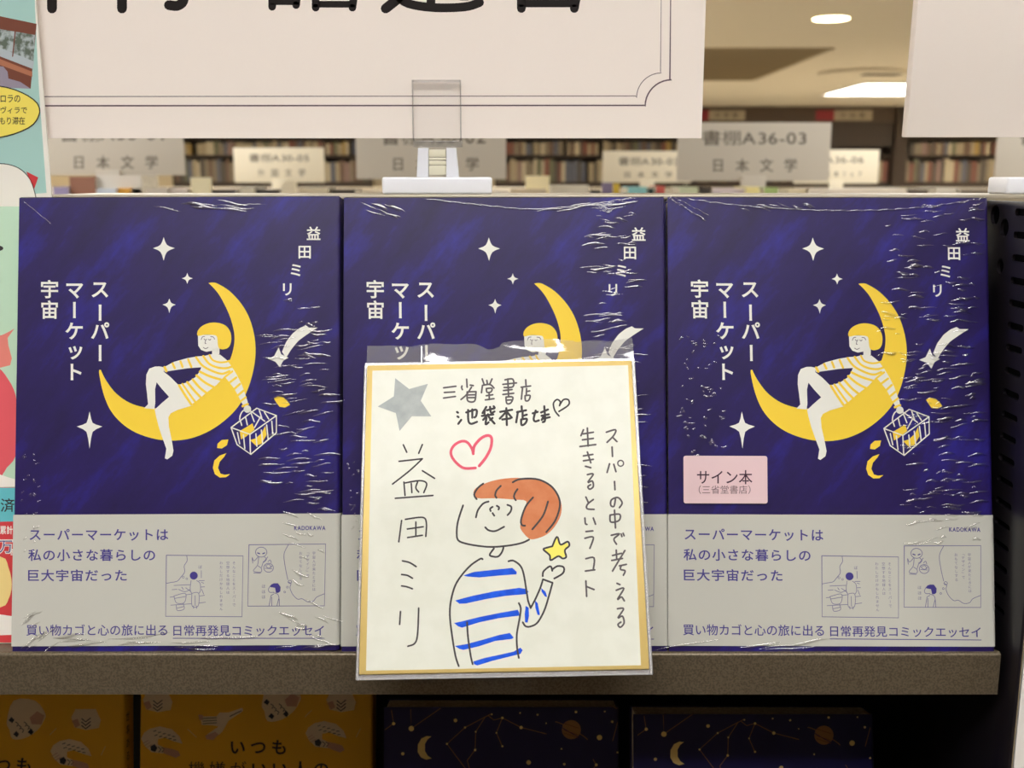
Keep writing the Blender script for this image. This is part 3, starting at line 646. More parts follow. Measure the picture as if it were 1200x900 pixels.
# clear sleeve: sheets front and back that run past the card, a taller flap above it
def slv():
    m = MB(); tl, tr = cl(430, 404), cl(741, 395); bl_, br_ = cl(416.5, 797), cl(765.5, 789); L_, R_ = bl_.x, br_.x
    nx, f_y = 24, -0.0009
    # flap above the board, gently rippled
    vs = []; fs = []
    for j in range(5):
        for i in range(nx+1):
            u = i/nx; v = j/4; x = tl.x+(tr.x-tl.x)*u; z0 = CH+0.0002; z1 = tl.z+(tr.z-tl.z)*u
            vs.append((x, -0.0004+0.0014*math.sin(u*17)*v+0.0008*math.sin(u*41+1)*v+0.0012*math.sin(v*5+u*9)*v+0.0022*v, z0+(z1-z0)*v))
    for j in range(4):
        for i in range(nx): k = j*(nx+1)+i; fs.append((k, k+1, k+nx+2, k+nx+1))
    m.add(vs, fs, SLEEVE, True)
    m.box(L_, -0.0003, 0.0002, CT-0.0002, bl_.z, CH, RIM, 0.0003); m.box(CW+0.0003, R_, 0.0002, CT-0.0002, bl_.z, CH, RIM, 0.0003)
    m.box(-0.0003, CW+0.0003, 0.0002, CT-0.0002, bl_.z, -0.0003, RIM, 0.0003)
    m.box(L_, R_, CT+0.0001, CT+0.0002, bl_.z, CH+0.002, SLEEVE)
    # sealed flap edge and side weld
    m.box(tl.x+0.025, tl.x+0.0256, -0.0006, 0.0006, CH+0.001, tl.z*.99, SLEEVE)
    return m.build('plastic_sleeve', card)
slv()
# clear holder clipped on the shelf edge behind the card
holder = tag(empty('card_holder', (0.02, SHY, BZ)), 'clear plastic card holder clipped on the shelf edge behind the drawing', 'card holder')
holder.location = ((atD(590, 780, 0.45)).x, SHY, BZ)
c = MB(); c.box(-0.012, 0.012, -0.0020, -0.0004, -0.0055, 0.0, ACRYLIC, 0.0003); c.box(-0.012, 0.012, -0.036, -0.0021, -0.0012, 0.0, ACRYLIC, 0.0003); c.build('bracket', holder)
c = MB(); c.box(-0.012, 0.012, -0.0372, -0.0362, -0.0012, 0.004, ACRYLIC, 0.0003); c.build('ledge', holder)

# ------------------------------------------------------------------ hanging-front white header sign in its clip
SIGNW = mat('sign_paper', (243, 233, 225), 0.75); SIGNK = mat('sign_black_ink', (26, 19, 19), 0.6, spec=.25); SIGNL = mat('sign_line_ink', (92, 72, 82), 0.6)
SY = 0.545
def vroot(name, px, py, Y):
    p_ = atY(px, py, Y); return empty(name, p_)
hs = vroot('header_sign', 30, 162, SY)
tag(hs, 'wide white sign with black characters and a double line border above the navy books', 'sign')
tr = local(hs, 822, 162); up = 0.135
c = MB(); c.box(0, tr.x, 0, 0.0012, 0, up, SIGNW); sb = c.build('sign_board', hs)
pt = Print(hs)
def arcp(cx, cy, r, a0, a1, n=10): return [(cx+r*math.cos(a0+(a1-a0)*i/n), cy+r*math.sin(a0+(a1-a0)*i/n)) for i in range(n+1)]
pt.stroke([(32, 124), (755, 123.5)]+arcp(787, 124.5, 31, math.pi, 1.5*math.pi)+[(785, 93), (787, -122), (32, -122)], 1.7, SIGNL, 0, sm=False)
pt.stroke([(32, 113.2), (745, 112.5)]+arcp(775, 114.5, 29, math.pi, 1.5*math.pi)+[(774, 84), (776, -112), (32, -112)], 0.9, SIGNL, 0, sm=False)
pt.build('border_lines', sb)
pt = Print(hs)
for q, w in (([(61, -40), (61, 10)], 9), ([(61, -38), (143, -38)], 8), ([(143, -40), (143, 10)], 9), ([(102, -70), (102, -10)], 8), ([(180, -50), (262, -50)], 8), ([(214, -70), (216, -8), (210, 6), (198, 6)], 9), ([(236, -40), (250, -20)], 8),
             ([(319, -28), (319, 8)], 7), ([(319, -28), (347, -28), (347, 6)], 7), ([(319, 2), (347, 2)], 6), ([(370, -30), (370, 9)], 7), ([(370, -30), (413, -30), (413, 9)], 7), ([(370, 5), (413, 5)], 6), ([(392, -60), (392, -30)], 7), ([(325, -45), (342, -45)], 6),
             ([(480, -20), (470, -5), (452, 10)], 9), ([(462, -8), (478, 4), (510, 9), (545, 8), (562, 3)], 8), ([(505, -50), (505, 4)], 8), ([(530, -60), (530, -10), (558, -10), (558, -60)], 7),
             ([(611, -30), (611, 10)], 8), ([(611, -30), (673, -30), (673, 10)], 8), ([(611, 4), (673, 4)], 7), ([(590, -52), (690, -52)], 7), ([(642, -92), (642, -40)], 7), ([(600, -80), (684, -80)], 7), ([(600, -66), (684, -66), (684, -80)], 7), ([(322, -60), (346, -60)], 6), ([(318, -75), (350, -75)], 6), ([(330, -92), (340, -86)], 6), ([(362, -58), (420, -58)], 7), ([(375, -82), (412, -90)], 7), ([(392, -84), (392, -58)], 7), ([(470, -85), (470, -55), (502, -55), (502, -85), (470, -85)], 7), ([(470, -70), (502, -70)], 6), ([(462, -42), (512, -42)], 7), ([(520, -88), (566, -88)], 7), ([(528, -75), (528, -20), (560, -20), (560, -75), (528, -75)], 7)):
    pt.stroke(q, w*1.3, SIGNK, 0)
pt.build('sign_lettering', sb)
CLIPW = mat('clip_white_plastic', (232, 234, 242), 0.4, coat=0.3)
def clip(px0, px1, label, full):
    cx = (px0+px1)/2; a_ = atZ(cx, 228.5, RZ); Yc = 0.5335
    o = tag(empty('sign_clip', (atY(cx, 220, Yc).x, Yc, RZ)), label, 'sign clip', 'sign clips on the top rail')
    def X(px, py): return local(o, px, py).x
    def Zp(py): return local(o, cx, py).z
    m = MB(); m.box(X(px0, 218), X(px1, 218), 0, 0.022, 0, Zp(207.5), CLIPW, 0.0012, 3); m.build('base', o)
    if not full: 
        w = 0.009
        m = MB(); m.prism([(-w*1.2, Zp(208)), (w*1.2, Zp(208)), (w, Zp(173)), (-w, Zp(173))], 'y', 0.004, 0.0095, CLIPW); m.build('stem', o)
        m = MB(); m.box(-0.0125, 0.0125, 0.0080, 0.0095, Zp(165), Zp(92), ACRYLIC, 0.0003); m.build('grip', o)
        return o
    m = MB()
    for x0, x1, x2, x3 in ((487.5, 489, 501, 501), (522.5, 522.5, 534, 537)):
        m.prism([(X(x0, 207), Zp(208)), (X(x3, 207), Zp(208)), (X(x2, 174), Zp(173)), (X(x1, 174), Zp(173))], 'y', 0.004, 0.0098, CLIPW)
    m.build('stem', o)
    m = MB(); HNG = mat('cream_hinge', (226, 222, 200), 0.35, coat=.5)
    for y0, y1 in ((175, 184), (184.8, 187.5), (188.5, 193), (194, 205)): m.box(X(501.5, 190), X(522, 190), 0.0045, 0.0085, Zp(y1), Zp(y0), HNG, 0.0003)
    m.build('hinge', o)
    m = MB(); m.box(X(481.5, 130), X(539.5, 130), 0.0078, 0.0098, Zp(165), Zp(92), ACRYLIC)
    g = m.build('grip', o)
    m = MB(); t_ = 0.0005
    m.box(X(481.5, 130), X(481.5, 130)+t_, 0.0073, 0.0103, Zp(165), Zp(92), ACRYLIC_EDGE); m.box(X(539.5, 130)-t_, X(539.5, 130), 0.0073, 0.0103, Zp(165), Zp(92), ACRYLIC_EDGE)
    m.box(X(481.5, 130)+t_, X(539.5, 130)-t_, 0.0073, 0.0103, Zp(94.4), Zp(92), ACRYLIC_EDGE); m.build('grip_edge', g)
    m = MB(); m.box(X(483, 165), X(541, 165), 0.0055, 0.0104, Zp(172), Zp(164.5), ACRYLIC_EDGE, 0.0006); m.build('jaw', o)
    return o
clip(447.5, 576, 'white plastic sign clip with clear jaw holding the wide white sign', True)
clip(1180, 1308, 'white plastic sign clip under the blank white board', False)
# blank board whose back faces us at the far end of the rail
bs = vroot('blank_sign', 1062, 161, SY)
tag(bs, 'blank white sign board tilted forward above the perforated panel', 'sign')
bs.rotation_euler = (math.radians(3), 0, 0)
c = MB(); x1 = local(vroot('tmp', 1062, 161, SY), 1320, 161).x
bpy.data.objects.remove(bpy.data.objects['tmp'])
c.box(0, x1, 0, 0.007, 0, 0.135, SIGNW, 0.0005); c.build('board', bs)

# ------------------------------------------------------------------ beside the first navy book: mint book and pop card
MINT = mat('mint_cover', (190, 222, 196), 0.5, coat=0.3); CORAL = mat('coral_ink', (226, 88, 98), 0.6); DKL = mat('dark_line_ink', (40, 34, 36), 0.6); TEAL = mat('teal_ink', (98, 190, 200), 0.6); RIBBON = mat('red_band', (212, 60, 66), 0.55); SKIN = mat('salmon_ink', (226, 130, 118), 0.6); STRAW = mat('straw_ink', (240, 214, 140), 0.6); WHT = mat('plain_white_ink', (240, 236, 228), 0.6); APR = mat('apricot_ink', (236, 178, 120), .6)
mb_ = empty('mint_book', (0, 0, 0)); my = 0.4730
mr = local(book1, 21.5, 500)
xr = atD(20.5, 500, 0.505).x
mb_.matrix_basis = Matrix.Translation((xr-0.128, my, BZ-(my-SHY-.0018)*TL_+.0001)) @ Matrix.Rotation(-LEAN, 4, 'X')
tag(mb_, 'mint green picture book with a coral ball, half cut off at the frame edge', 'book')
MHt = local(mb_, 10, 242).z; MW = 0.128
c = MB(); c.prism(sleeve_profile(MW, 0.012, 0.0005), 'z', 0, MHt, MINT, True); mc = c.build('cover', mb_)
c = MB(); c.box(0.001, MW-0.001, 0.0007, 0.0113, 0.0005, MHt-0.0005, PAGES); c.build('page_block', mb_)
pt = Print(mb_)
pt.poly([(-80, 500), (-70, 455), (-40, 430), (-5, 430), (10, 445), (18, 462), (20, 480), (20, 510), (18, 535), (8, 548), (-5, 560), (-60, 560)], CORAL, 0, True, 3)
pt.poly([(-30, 392), (-5, 395), (4, 392), (12, 388), (17, 385), (9, 396), (10, 405), (14, 420), (12, 428), (0, 431), (-30, 428)], SKIN, 1)
pt.poly([(-30, 552), (0, 556), (12, 560), (20, 562), (20, 570), (-30, 572)], WHT, 1); pt.dot((-1, 291), 5, DKL, 1, ry=3)
pt.build('cover_illustration', mc)
zt, zb = local(mb_, 8, 571).z, local(mb_, 8, 748).z
c = MB(); c.prism([(x, y-0.0003) for x, y in sleeve_profile(MW+0.0005, 0.0126, 0.0003, 0.002)], 'z', 0.0005, zt, RIBBON, True); mo = c.build('obi_band', mb_)
pt = Print(mb_, -0.00032)
pt.poly([(-60, 571.5), (21, 571.5), (19, 611), (-60, 613)], TEAL, 0)
pt.char('済', (9, 592), 17, DKL, 1, 0.01)
pt.line('累計', 0, 616, 15, 626, WHT, 1, 0.02); pt.char('万', (7, 640), 18, WHT, 1, 0.05); pt.char('万', (7, 640), 17, OBI_INK, 2, 0.0); pt.char('部', (16, 647), 8, WHT, 1, 0.02)
pt.poly([(-50, 655), (0, 652), (10, 665), (14, 685), (10, 702), (0, 712), (-50, 718)], STRAW, 0, True, 3)
pt.poly([(-50, 722), (-10, 722), (0, 720), (14, 722), (14, 744), (-50, 746)], WHT, 0)
pt.build('band_print', mo)
pc = empty('pop_card', (0, 0, 0)); PY = 0.5395
w0, w1 = atY(42, 0, PY), atY(60.5, 232, PY)
ang = math.atan2(w1.x-w0.x, w0.z-w1.z)
pc.matrix_basis = Matrix.Translation((w1.x, PY, w1.z)) @ Matrix.Rotation(-ang*0.92, 4, 'Y')
tag(pc, 'pale teal printed card with a yellow speech bubble and a cabin photo', 'shop card')
TEALC = mat('teal_card', (168, 208, 202), 0.6)
c = MB(); c.box(-0.16, 0, 0, 0.001, -0.19, 0.125, WHT); pb = c.build('card_sheet', pc)
pt = Print(pc)
def pl(pts): return pts
pt.poly([(-130, -60), (39, -60), (41, 10), (46, 110), (54.5, 226), (-130, 240)], TEALC, 0)
WOOD = mat('cabin_wood', (118, 64, 46), 0.6); WOOD2 = mat('pale_cabin_wood', (176, 112, 82), .6); SNOW = mat('window_snow', (176, 188, 190), 0.6, grain=(260, (92, 104, 92), 0.42, 0.56)); SNOW2 = mat('snow_ground', (178, 190, 196), .6); BED = mat('bed_linen', (150, 142, 160), .6)
pt.poly([(-60, 12), (0, 19), (43, 28), (36, 104), (-60, 96)], WOOD, 1)
pt.poly([(-60, 28), (0, 34), (41, 41), (39, 80), (0, 66), (-60, 55)], SNOW, 2)
pt.poly([(-60, 48), (0, 56), (40, 72), (39, 81), (0, 66), (-60, 55)], SNOW2, 3)
pt.poly([(-60, 60), (0, 69), (38, 84), (38, 90), (0, 76), (-60, 66)], WOOD2, 3)
pt.stroke([(18, 37), (15, 66)], 1.4, WOOD, 4, sm=False)
pt.poly([(-60, 74), (4, 78), (9, 84), (10, 92), (24, 96), (36, 104), (-60, 100)], BED, 3)
pt.build('cabin_photo', pb)
pt = Print(pc); YB = mat('bubble_yellow', (244, 226, 100), 0.6)
ov = [(-25+72*math.cos(6.2832*i/40)*(1+.008*math.sin(i*5)), 131+32*math.sin(6.2832*i/40)) for i in range(40)]
pt.poly(ov, YB, 5); pt.stroke(ov, 1.3, DKL, 6, sm=False, closed=True)
pt.line('ロラの', 1, 111.5, 24, 120, DKL, 6, .01); pt.line('ヴィラで', 1, 125, 32, 133, DKL, 6, .01); pt.line('もり滞在', 0, 137, 29.5, 146, DKL, 6, .01)
pt.build('speech_bubble', pb)
pt = Print(pc)
sh = smooth([(-40, 243), (-40, 205), (-15, 194), (5, 192), (22, 197), (34, 208), (40, 222), (43, 236), (44, 243)], False, 4)
pt.poly(sh, WHT, 3); pt.stroke(sh[3:], 1.0, DKL, 4, sm=False)
pt.poly([(31, 201), (45, 208), (40, 222)], RIBBON, 4)
pt.build('card_illustration', pb)

# ------------------------------------------------------------------ books on the lower shelf
YELLOW = mat('yellow_cover', (244, 188, 34), 0.5, coat=0.2); CREAM = mat('cream_print', (236, 218, 190), 0.6); ROSE = mat('rose_print', (206, 160, 140), 0.6); DNV = mat('dark_navy_print', (40, 44, 60), 0.6); MOSS = mat('moss_print', (84, 96, 64), .6)
LZ = zl
def low_book(name, x0, y, w, h, m, d=0.018, roll=0.0):
    o = empty(name, (0, 0, 0)); o.matrix_basis = Matrix.Translation((x0, y, LZ-(y-SHL-.0018)*TL_+.0002)) @ Matrix.Rotation(-LEAN, 4, 'X') @ Matrix.Rotation(roll, 4, 'Y')
    c = MB(); c.prism(sleeve_profile(w, d, 0.0006), 'z', 0, h, m, True); cv = c.build('cover', o)
    c = MB(); c.box(0.0012, w-0.0012, 0.0008, d-0.0008, 0.0006, h-0.0006, PAGES); c.build('page_block', o)
    return o, cv
def place_low(px0, px1, py_top, h, w=None):
    """front-left x, y and width so that the top edge of a book of height h shows at py_top between px0 and px1"""
    y_ = 0.49
    for _ in range(6):
        zt_ = LZ-(y_-SHL-.0018)*TL_+h*math.cos(LEAN); y_ = atZ((px0+px1)/2, py_top, zt_).y-h*math.sin(LEAN)
    a_ = atZ((px0+px1)/2, py_top, zt_); l_, r_ = atZ(px0, py_top, zt_), atZ(px1, py_top, zt_)
    return l_.x, a_.y-h*math.sin(LEAN), r_.x-l_.x
LH = 0.188
x0, yy, w = place_low(165.5, 437, 806, LH)
YW = w
yb2, yc2 = low_book('yellow_book', x0, yy, w, LH, YELLOW)
tag(yb2, 'yellow bird-patterned book in the middle of the lower shelf, beside the starry books', 'book', 'yellow books on the lower shelf')
yb1, yc1 = low_book('yellow_book', x0-w-0.0068, yy, w, LH-0.0055, YELLOW, roll=math.radians(-1.2))
yb1.location.z += 0.0
tag(yb1, 'yellow bird-patterned book cut off by the frame, slightly lower than its neighbour', 'book', 'yellow books on the lower shelf')
def birds(root, cover, dx, dy, words):
    Y4 = lambda pts: [(150+p[0]/4+dx, 810+p[1]/4+dy) for p in pts]
    pt = Print(root)
    def swoop(ox, oy):
        o = lambda pts: Y4([(a+ox, b_+oy) for a, b_ in pts])
        pt.poly(o([(62, 222), (75, 195), (105, 175), (150, 165), (205, 178), (240, 210), (255, 246), (215, 235), (172, 218), (140, 225), (140, 250), (165, 262), (180, 275), (165, 292), (110, 285), (78, 255)]), CREAM, 0)
        pt.poly(o([(165, 262), (205, 270), (235, 280), (245, 300), (225, 312), (190, 300), (165, 290)]), ROSE, 1)
        for k in range(3): pt.stroke(o([(70+k*8, 245+k*10), (95+k*8, 230+k*10)]), .8, ROSE, 1)
        for k in range(5): pt.stroke(o([(120+k*22, 188+k*6), (132+k*22, 184+k*7)]), .9, DNV, 1); pt.stroke(o([(125+k*22, 208+k*5), (137+k*22, 204+k*6)]), .9, DNV, 1)
        pt.poly(o([(105, 258), (125, 248), (138, 265), (128, 285), (108, 278)]), DNV, 1)
        pt.stroke(o([(142, 262), (155, 272), (146, 285)]), 1, DNV, 1, False); pt.stroke(o([(158, 264), (172, 272), (160, 284)]), 1, DNV, 1, False)
    def flyer(ox, oy):
        o = lambda pts: Y4([(a+ox, b_+oy) for a, b_ in pts])
        pt.poly(o([(338, 118), (345, 158), (400, 160), (425, 165), (368, 205), (370, 226), (400, 226), (442, 190), (472, 138), (540, 92), (536, 78), (470, 100), (430, 100), (415, 118)]), CREAM, 0)
        pt.poly(o([(362, 208), (368, 226), (400, 228), (425, 204), (410, 190)]), ROSE, 1); pt.poly(o([(330, 110), (352, 112), (350, 135), (335, 135)]), ROSE, 1)
        for k in range(3): pt.stroke(o([(352, 128+k*12), (415, 124+k*12)]), .9, MOSS, 1)
        pt.stroke(o([(478, 118), (530, 92)]), 1, DNV, 1)
    def plump(ox, oy):
        o = lambda pts: Y4([(a+ox, b_+oy) for a, b_ in pts])
        pt.poly(o([(628, 60), (640, 95), (655, 140), (715, 135), (770, 100), (800, 58), (808, 20), (760, -40), (660, -40)]), CREAM, 0, True, 3)
        pt.poly(o([(745, 70), (790, 72), (806, 30), (770, 10), (735, 40)]), ROSE, 1)
        for c_ in ((650, 52), (672, 118), (740, 108)): pt.poly(o([(c_[0]-14, c_[1]), (c_[0], c_[1]-16), (c_[0]+14, c_[1]-2), (c_[0]+4, c_[1]+14)]), DNV, 1)
        for k in range(6): pt.stroke(o([(670+k*13, 60+(k % 3)*15), (682+k*13, 68+(k % 3)*15), (676+k*13, 80+(k % 3)*14)]), 1, DNV, 1, False)
    swoop(0, 0); swoop(770, -25); flyer(0, 0); plump(0, 0)
    def chev(ox, oy):
        o = lambda pts: Y4([(a+ox, b_+oy) for a, b_ in pts])
        pt.poly(o([(70, 40), (85, 85), (140, 98), (200, 88), (208, 50), (185, 0), (90, 0)]), CREAM, 0); pt.poly(o([(72, 55), (90, 88), (112, 75), (100, 45)]), ROSE, 1)
        for k in range(3): pt.stroke(o([(120, 45+k*16), (138, 60+k*16), (160, 42+k*16)]), 1.3, DNV, 1, False)
    chev(0, 0); chev(860, 0)
    for a_ in ((280, 178, 320, 215), (830, 120, 860, 90), (1070, 215, 1090, 175)): pt.stroke(Y4([a_[:2], a_[2:]]), 0.9, STRAW, 0, False)
    pt.build('bird_illustration', cover)
    pt = Print(root); pt.line('いつも', 270.5+dx, 867+dy, 335+dx, 884+dy, DKL, 2, .02, .25); pt.line('機嫌がいい人の', 221+dx, 892+dy, 385+dx, 911+dy, DKL, 2, .02, .2)
    pt.build('title_lettering', cover)
birds(yb2, yc2, 0, 0, True); birds(yb1, yc1, -299, 21, True)
mb = MB()                              # title down the spine, on the side face
for i, ch in enumerate('世事ある人の本いつも'):
    v, f = glyph(ch, 0.0); em = 0.0062
    mb.add([(YW+0.00005, 0.007+(a-.5)*em, LH-0.0055-0.016-i*0.0078+(b-.38)*em) for a, b in v], f, DKL)
mb.build('spine_lettering', yc1)
STARN = mat('starry_cover', (28, 26, 84), 0.4, coat=0.4, coat_rough=0.15); GOLDF = mat('gold_foil', (226, 186, 110), 0.32, metal=0.7); GOLDP = mat('pale_gold_print', (240, 214, 140), 0.5); BRZ = mat('bronze_print', (160, 118, 70), 0.5)
x0, yy2, w2 = place_low(450, 725, 829, LH)
sb1, sc1 = low_book('starry_book', x0, yy2, w2, LH, STARN)
tag(sb1, 'dark starry book with gold moon and ringed planet, beside the yellow books', 'book', 'starry books on the lower shelf')
def starry(root, cover, dx, dy, k=1.0):
    Z4 = lambda pts: [(440+p[0]*k/4+dx, 820+p[1]*k/4+dy) for p in pts]
    pt = Print(root)
    for q in ([(75, 50), (85, 112), (45, 140)], [(165, 45), (168, 135), (305, 40)], [(545, 65), (515, 80), (420, 130), (335, 207), (420, 320), (470, 400)], [(515, 80), (470, 150), (467, 235), (430, 285), (440, 320), (420, 400)], [(530, 75), (555, 95), (595, 85), (683, 130), (800, 160)], [(595, 85), (567, 155), (595, 220)], [(1098, 28), (1130, 40)], [(1135, 105), (1112, 192)], [(1020, 280), (1035, 305), (1020, 325)]):
        pt.stroke(Z4(q), 0.8, BRZ, 0, False)
    for x, y, r_ in ((85, 112, 8), (168, 135, 13), (375, 97, 9), (128, 253, 8), (683, 130, 8), (760, 70, 5), (678, 62, 4), (940, 57, 6), (1075, 55, 4), (1110, 103, 6), (1050, 177, 13), (718, 294, 11), (885, 302, 6), (872, 230, 4), (800, 110, 3), (467, 235, 6), (1135, 247, 5), (1035, 305, 7), (545, 68, 4), (420, 130, 5), (335, 207, 5), (567, 155, 4), (595, 218, 5), (470, 150, 4), (595, 85, 6)):
        pt.dot(Z4([(x, y)])[0], r_/4*k, GOLDP, 1, 10)
    pt.build('constellation_print', cover)
    pt = Print(root); pt.poly(Z4([(262, 172), (240, 170), (215, 182), (199, 210), (198, 245), (213, 270), (238, 281), (264, 275), (245, 262), (232, 240), (232, 208), (244, 186)]), GOLDP, 1); pt.build('moon_print', cover)
    pt = Print(root)
    pt.dot(Z4([(918, 140)])[0], 11.2*k, BRZ, 1, 24)
    rg = [(918+86*math.cos(6.2832*i/32)*math.cos(.507)-9*math.sin(6.2832*i/32)*math.sin(.507), 146+86*math.cos(6.2832*i/32)*math.sin(.507)+9*math.sin(6.2832*i/32)*math.cos(.507)) for i in range(32)]
    pt.stroke(Z4(rg), 0.9, BRZ, 0, False, closed=True); pt.stroke(Z4(rg[1:16]), .9, STARN, 2, False)
    for y in (118, 150, 164): pt.stroke(Z4([(884, y-8), (918, y+4), (950, y+14)]), .7, WOOD, 2)
    pt.build('planet_print', cover)
starry(sb1, sc1, 0, 0)
x0, yy3, w3 = place_low(742, 1022, 837.5, LH)
sb2, sc2 = low_book('starry_book', x0, yy3, w2*1.0, LH, STARN)
tag(sb2, 'dark starry book with gold moon and ringed planet, at the empty end of the shelf', 'book', 'starry books on the lower shelf')
starry(sb2, sc2, 296, 6.5)
# ------------------------------------------------------------------ the shop behind: islands with signs, far bookcases
UNIT = mat('island_laminate', (150, 138, 116), 0.6); SIGNG = mat('aisle_sign_board', (200, 193, 180), 0.7); SIGNC = mat('cream_sign_board', (220, 211, 188), 0.7); SIGNT = mat('aisle_sign_ink', (96, 88, 78), 0.7)
def island(x0, x1, y0, y1, z, label):
    o = tag(empty('display_island', (0, 0, 0)), label, 'display unit', 'display islands')
    m = MB(); m.box(x0, x1, y0, y1, z-0.03, z, UNIT, 0.003); m.build('top', o)
    m = MB(); m.box(x0+.03, x1-.03, y0+.03, y1-.03, 0.08, z-0.03, UNIT, 0.003); m.build('carcass', o)
    m = MB(); m.box(x0+.06, x1-.06, y0+.06, y1-.06, 0, 0.08, BLACKM); m.build('plinth', o)
ZA, ZB, ZC = CAM_H-0.034, CAM_H-0.05, CAM_H-0.07
island(-1.9, 2.2, 2.25, 3.0, ZA, 'tan display island with grey aisle signs standing on it'); island(-3.2, 3.4, 4.1, 4.9, ZB, 'tan display island with small cream signs standing on it')
island(-5.5, 6.0, 8.0, 9.0, ZC, 'long tan display island in front of the far bookcases')
def aisle_sign(px0, py0, px1, py1, Y, board, zb, l1, b1, l2, b2, label, group):
    p_ = atY(px0, py1, Y); o = tag(empty('aisle_sign', (p_.x, Y, p_.z)), label, 'sign', group)
    w = atY(px1, py1, Y).x-p_.x; h = atY(px0, py0, Y).z-p_.z
    m = MB(); m.box(0, w, 0, 0.006, 0, h, board, 0.001); b_ = m.build('board', o)
    m = MB()
    m.box(w*.42, w*.58, -0.012, -0.0005, min(zb-p_.z, -.004), 0.012, board, 0.001); m.box(w*.38, w*.62, -0.03, 0.036, min(zb-p_.z, -.006), min(zb-p_.z, -.006)+.004, board, 0.001); m.build('stand', o)
    pt = Print(o)
    if l1: pt.line(l1, *b1, SIGNT, 0, 0.012)
    if l2: pt.line(l2, *b2, SIGNT, 0, 0.012, 0.75)
    pt.build('sign_lettering', b_)
aisle_sign(793, 143.5, 971, 212, 2.55, SIGNG, ZA, '書棚A36-03', (823, 152.5, 945, 170.5), '日本文学', (836, 185.5, 934, 201.5), 'grey aisle sign lettered A36-03 standing between the two white boards', 'grey aisle signs')
aisle_sign(39, 136, 217, 205.5, 2.5, SIGNG, ZA, '書棚A30-01', (70, 145, 192, 166), '日本文学', (87, 182, 185, 198), 'grey aisle sign with large characters beside the teal card', 'grey aisle signs')
aisle_sign(418, 139, 593, 210, 2.55, SIGNG, ZA, '書棚A30-02', (447, 148, 569, 170), '日本文学', (461, 184, 561, 200), 'grey aisle sign behind the clear jaw of the clip', 'grey aisle signs')
aisle_sign(1165, 139, 1343, 211, 2.5, SIGNG, ZA, '書棚A36-04', (1195, 148, 1317, 170), '日本文学', (1208, 185, 1306, 201), 'grey aisle sign cut off by the frame under the blank board', 'grey aisle signs')
aisle_sign(275, 173, 380.5, 214, 4.4, SIGNC, ZB, '書棚A30-05', (292, 180, 362, 190), '外国文学', (302, 198, 358, 207), 'small cream sign standing on the island between two grey signs', 'cream aisle signs')
aisle_sign(706, 177, 810, 214, 4.4, SIGNC, ZB, '書棚A30-03', (725, 184, 795, 194), '日本文学', (732, 201, 788, 208), 'small cream sign partly behind the A36-03 sign', 'cream aisle signs')
aisle_sign(930, 175.5, 1028.5, 215, 4.4, SIGNC, ZB, '書棚A36-06', (940, 182, 1012, 192), '文庫フェア', (968, 201, 1010, 207), 'small cream sign peeping out beside the A36-03 sign', 'cream aisle signs')

# things lying and standing on the islands
BC = {}
def colmat(c):
    k = '%d_%d_%d' % c
    if k not in BC: BC[k] = mat('cover_'+k, c, 0.55)
    return BC[k]
def flat_book(px0, py0, px1, Y, z, c, label, standing=False):
    p0, p1 = atY(px0, py0, Y), atY(px1, py0, Y); w = p1.x-p0.x; h = p0.z-z
    o = tag(empty('paperback', (p0.x, Y, z)), label, 'book', 'books laid out on the islands')
    d = 0.015 if standing else 0.12; t = min(0.002, h*.15)
    m = MB()
    if standing:
        m.box(0, w, 0, t, 0, h, colmat(c)); m.box(0, w, d-t, d, 0, h, colmat(c)); m.box(0, t, t, d-t, 0, h, colmat(c))
        cv = m.build('cover', o); m = MB(); m.box(t, w-t, t, d-t, t, h-t, PAGES); m.build('page_block', o)
    else:
        m.box(0, w, 0, d, 0, t, colmat(c)); m.box(0, w, 0, d, h-t, h, colmat(c)); m.box(0, w, 0, t, t, h-t, colmat(c))
        cv = m.build('cover', o); m = MB(); m.box(t, w-t, t, d-.002, t, h-t, PAGES); m.build('page_block', o)
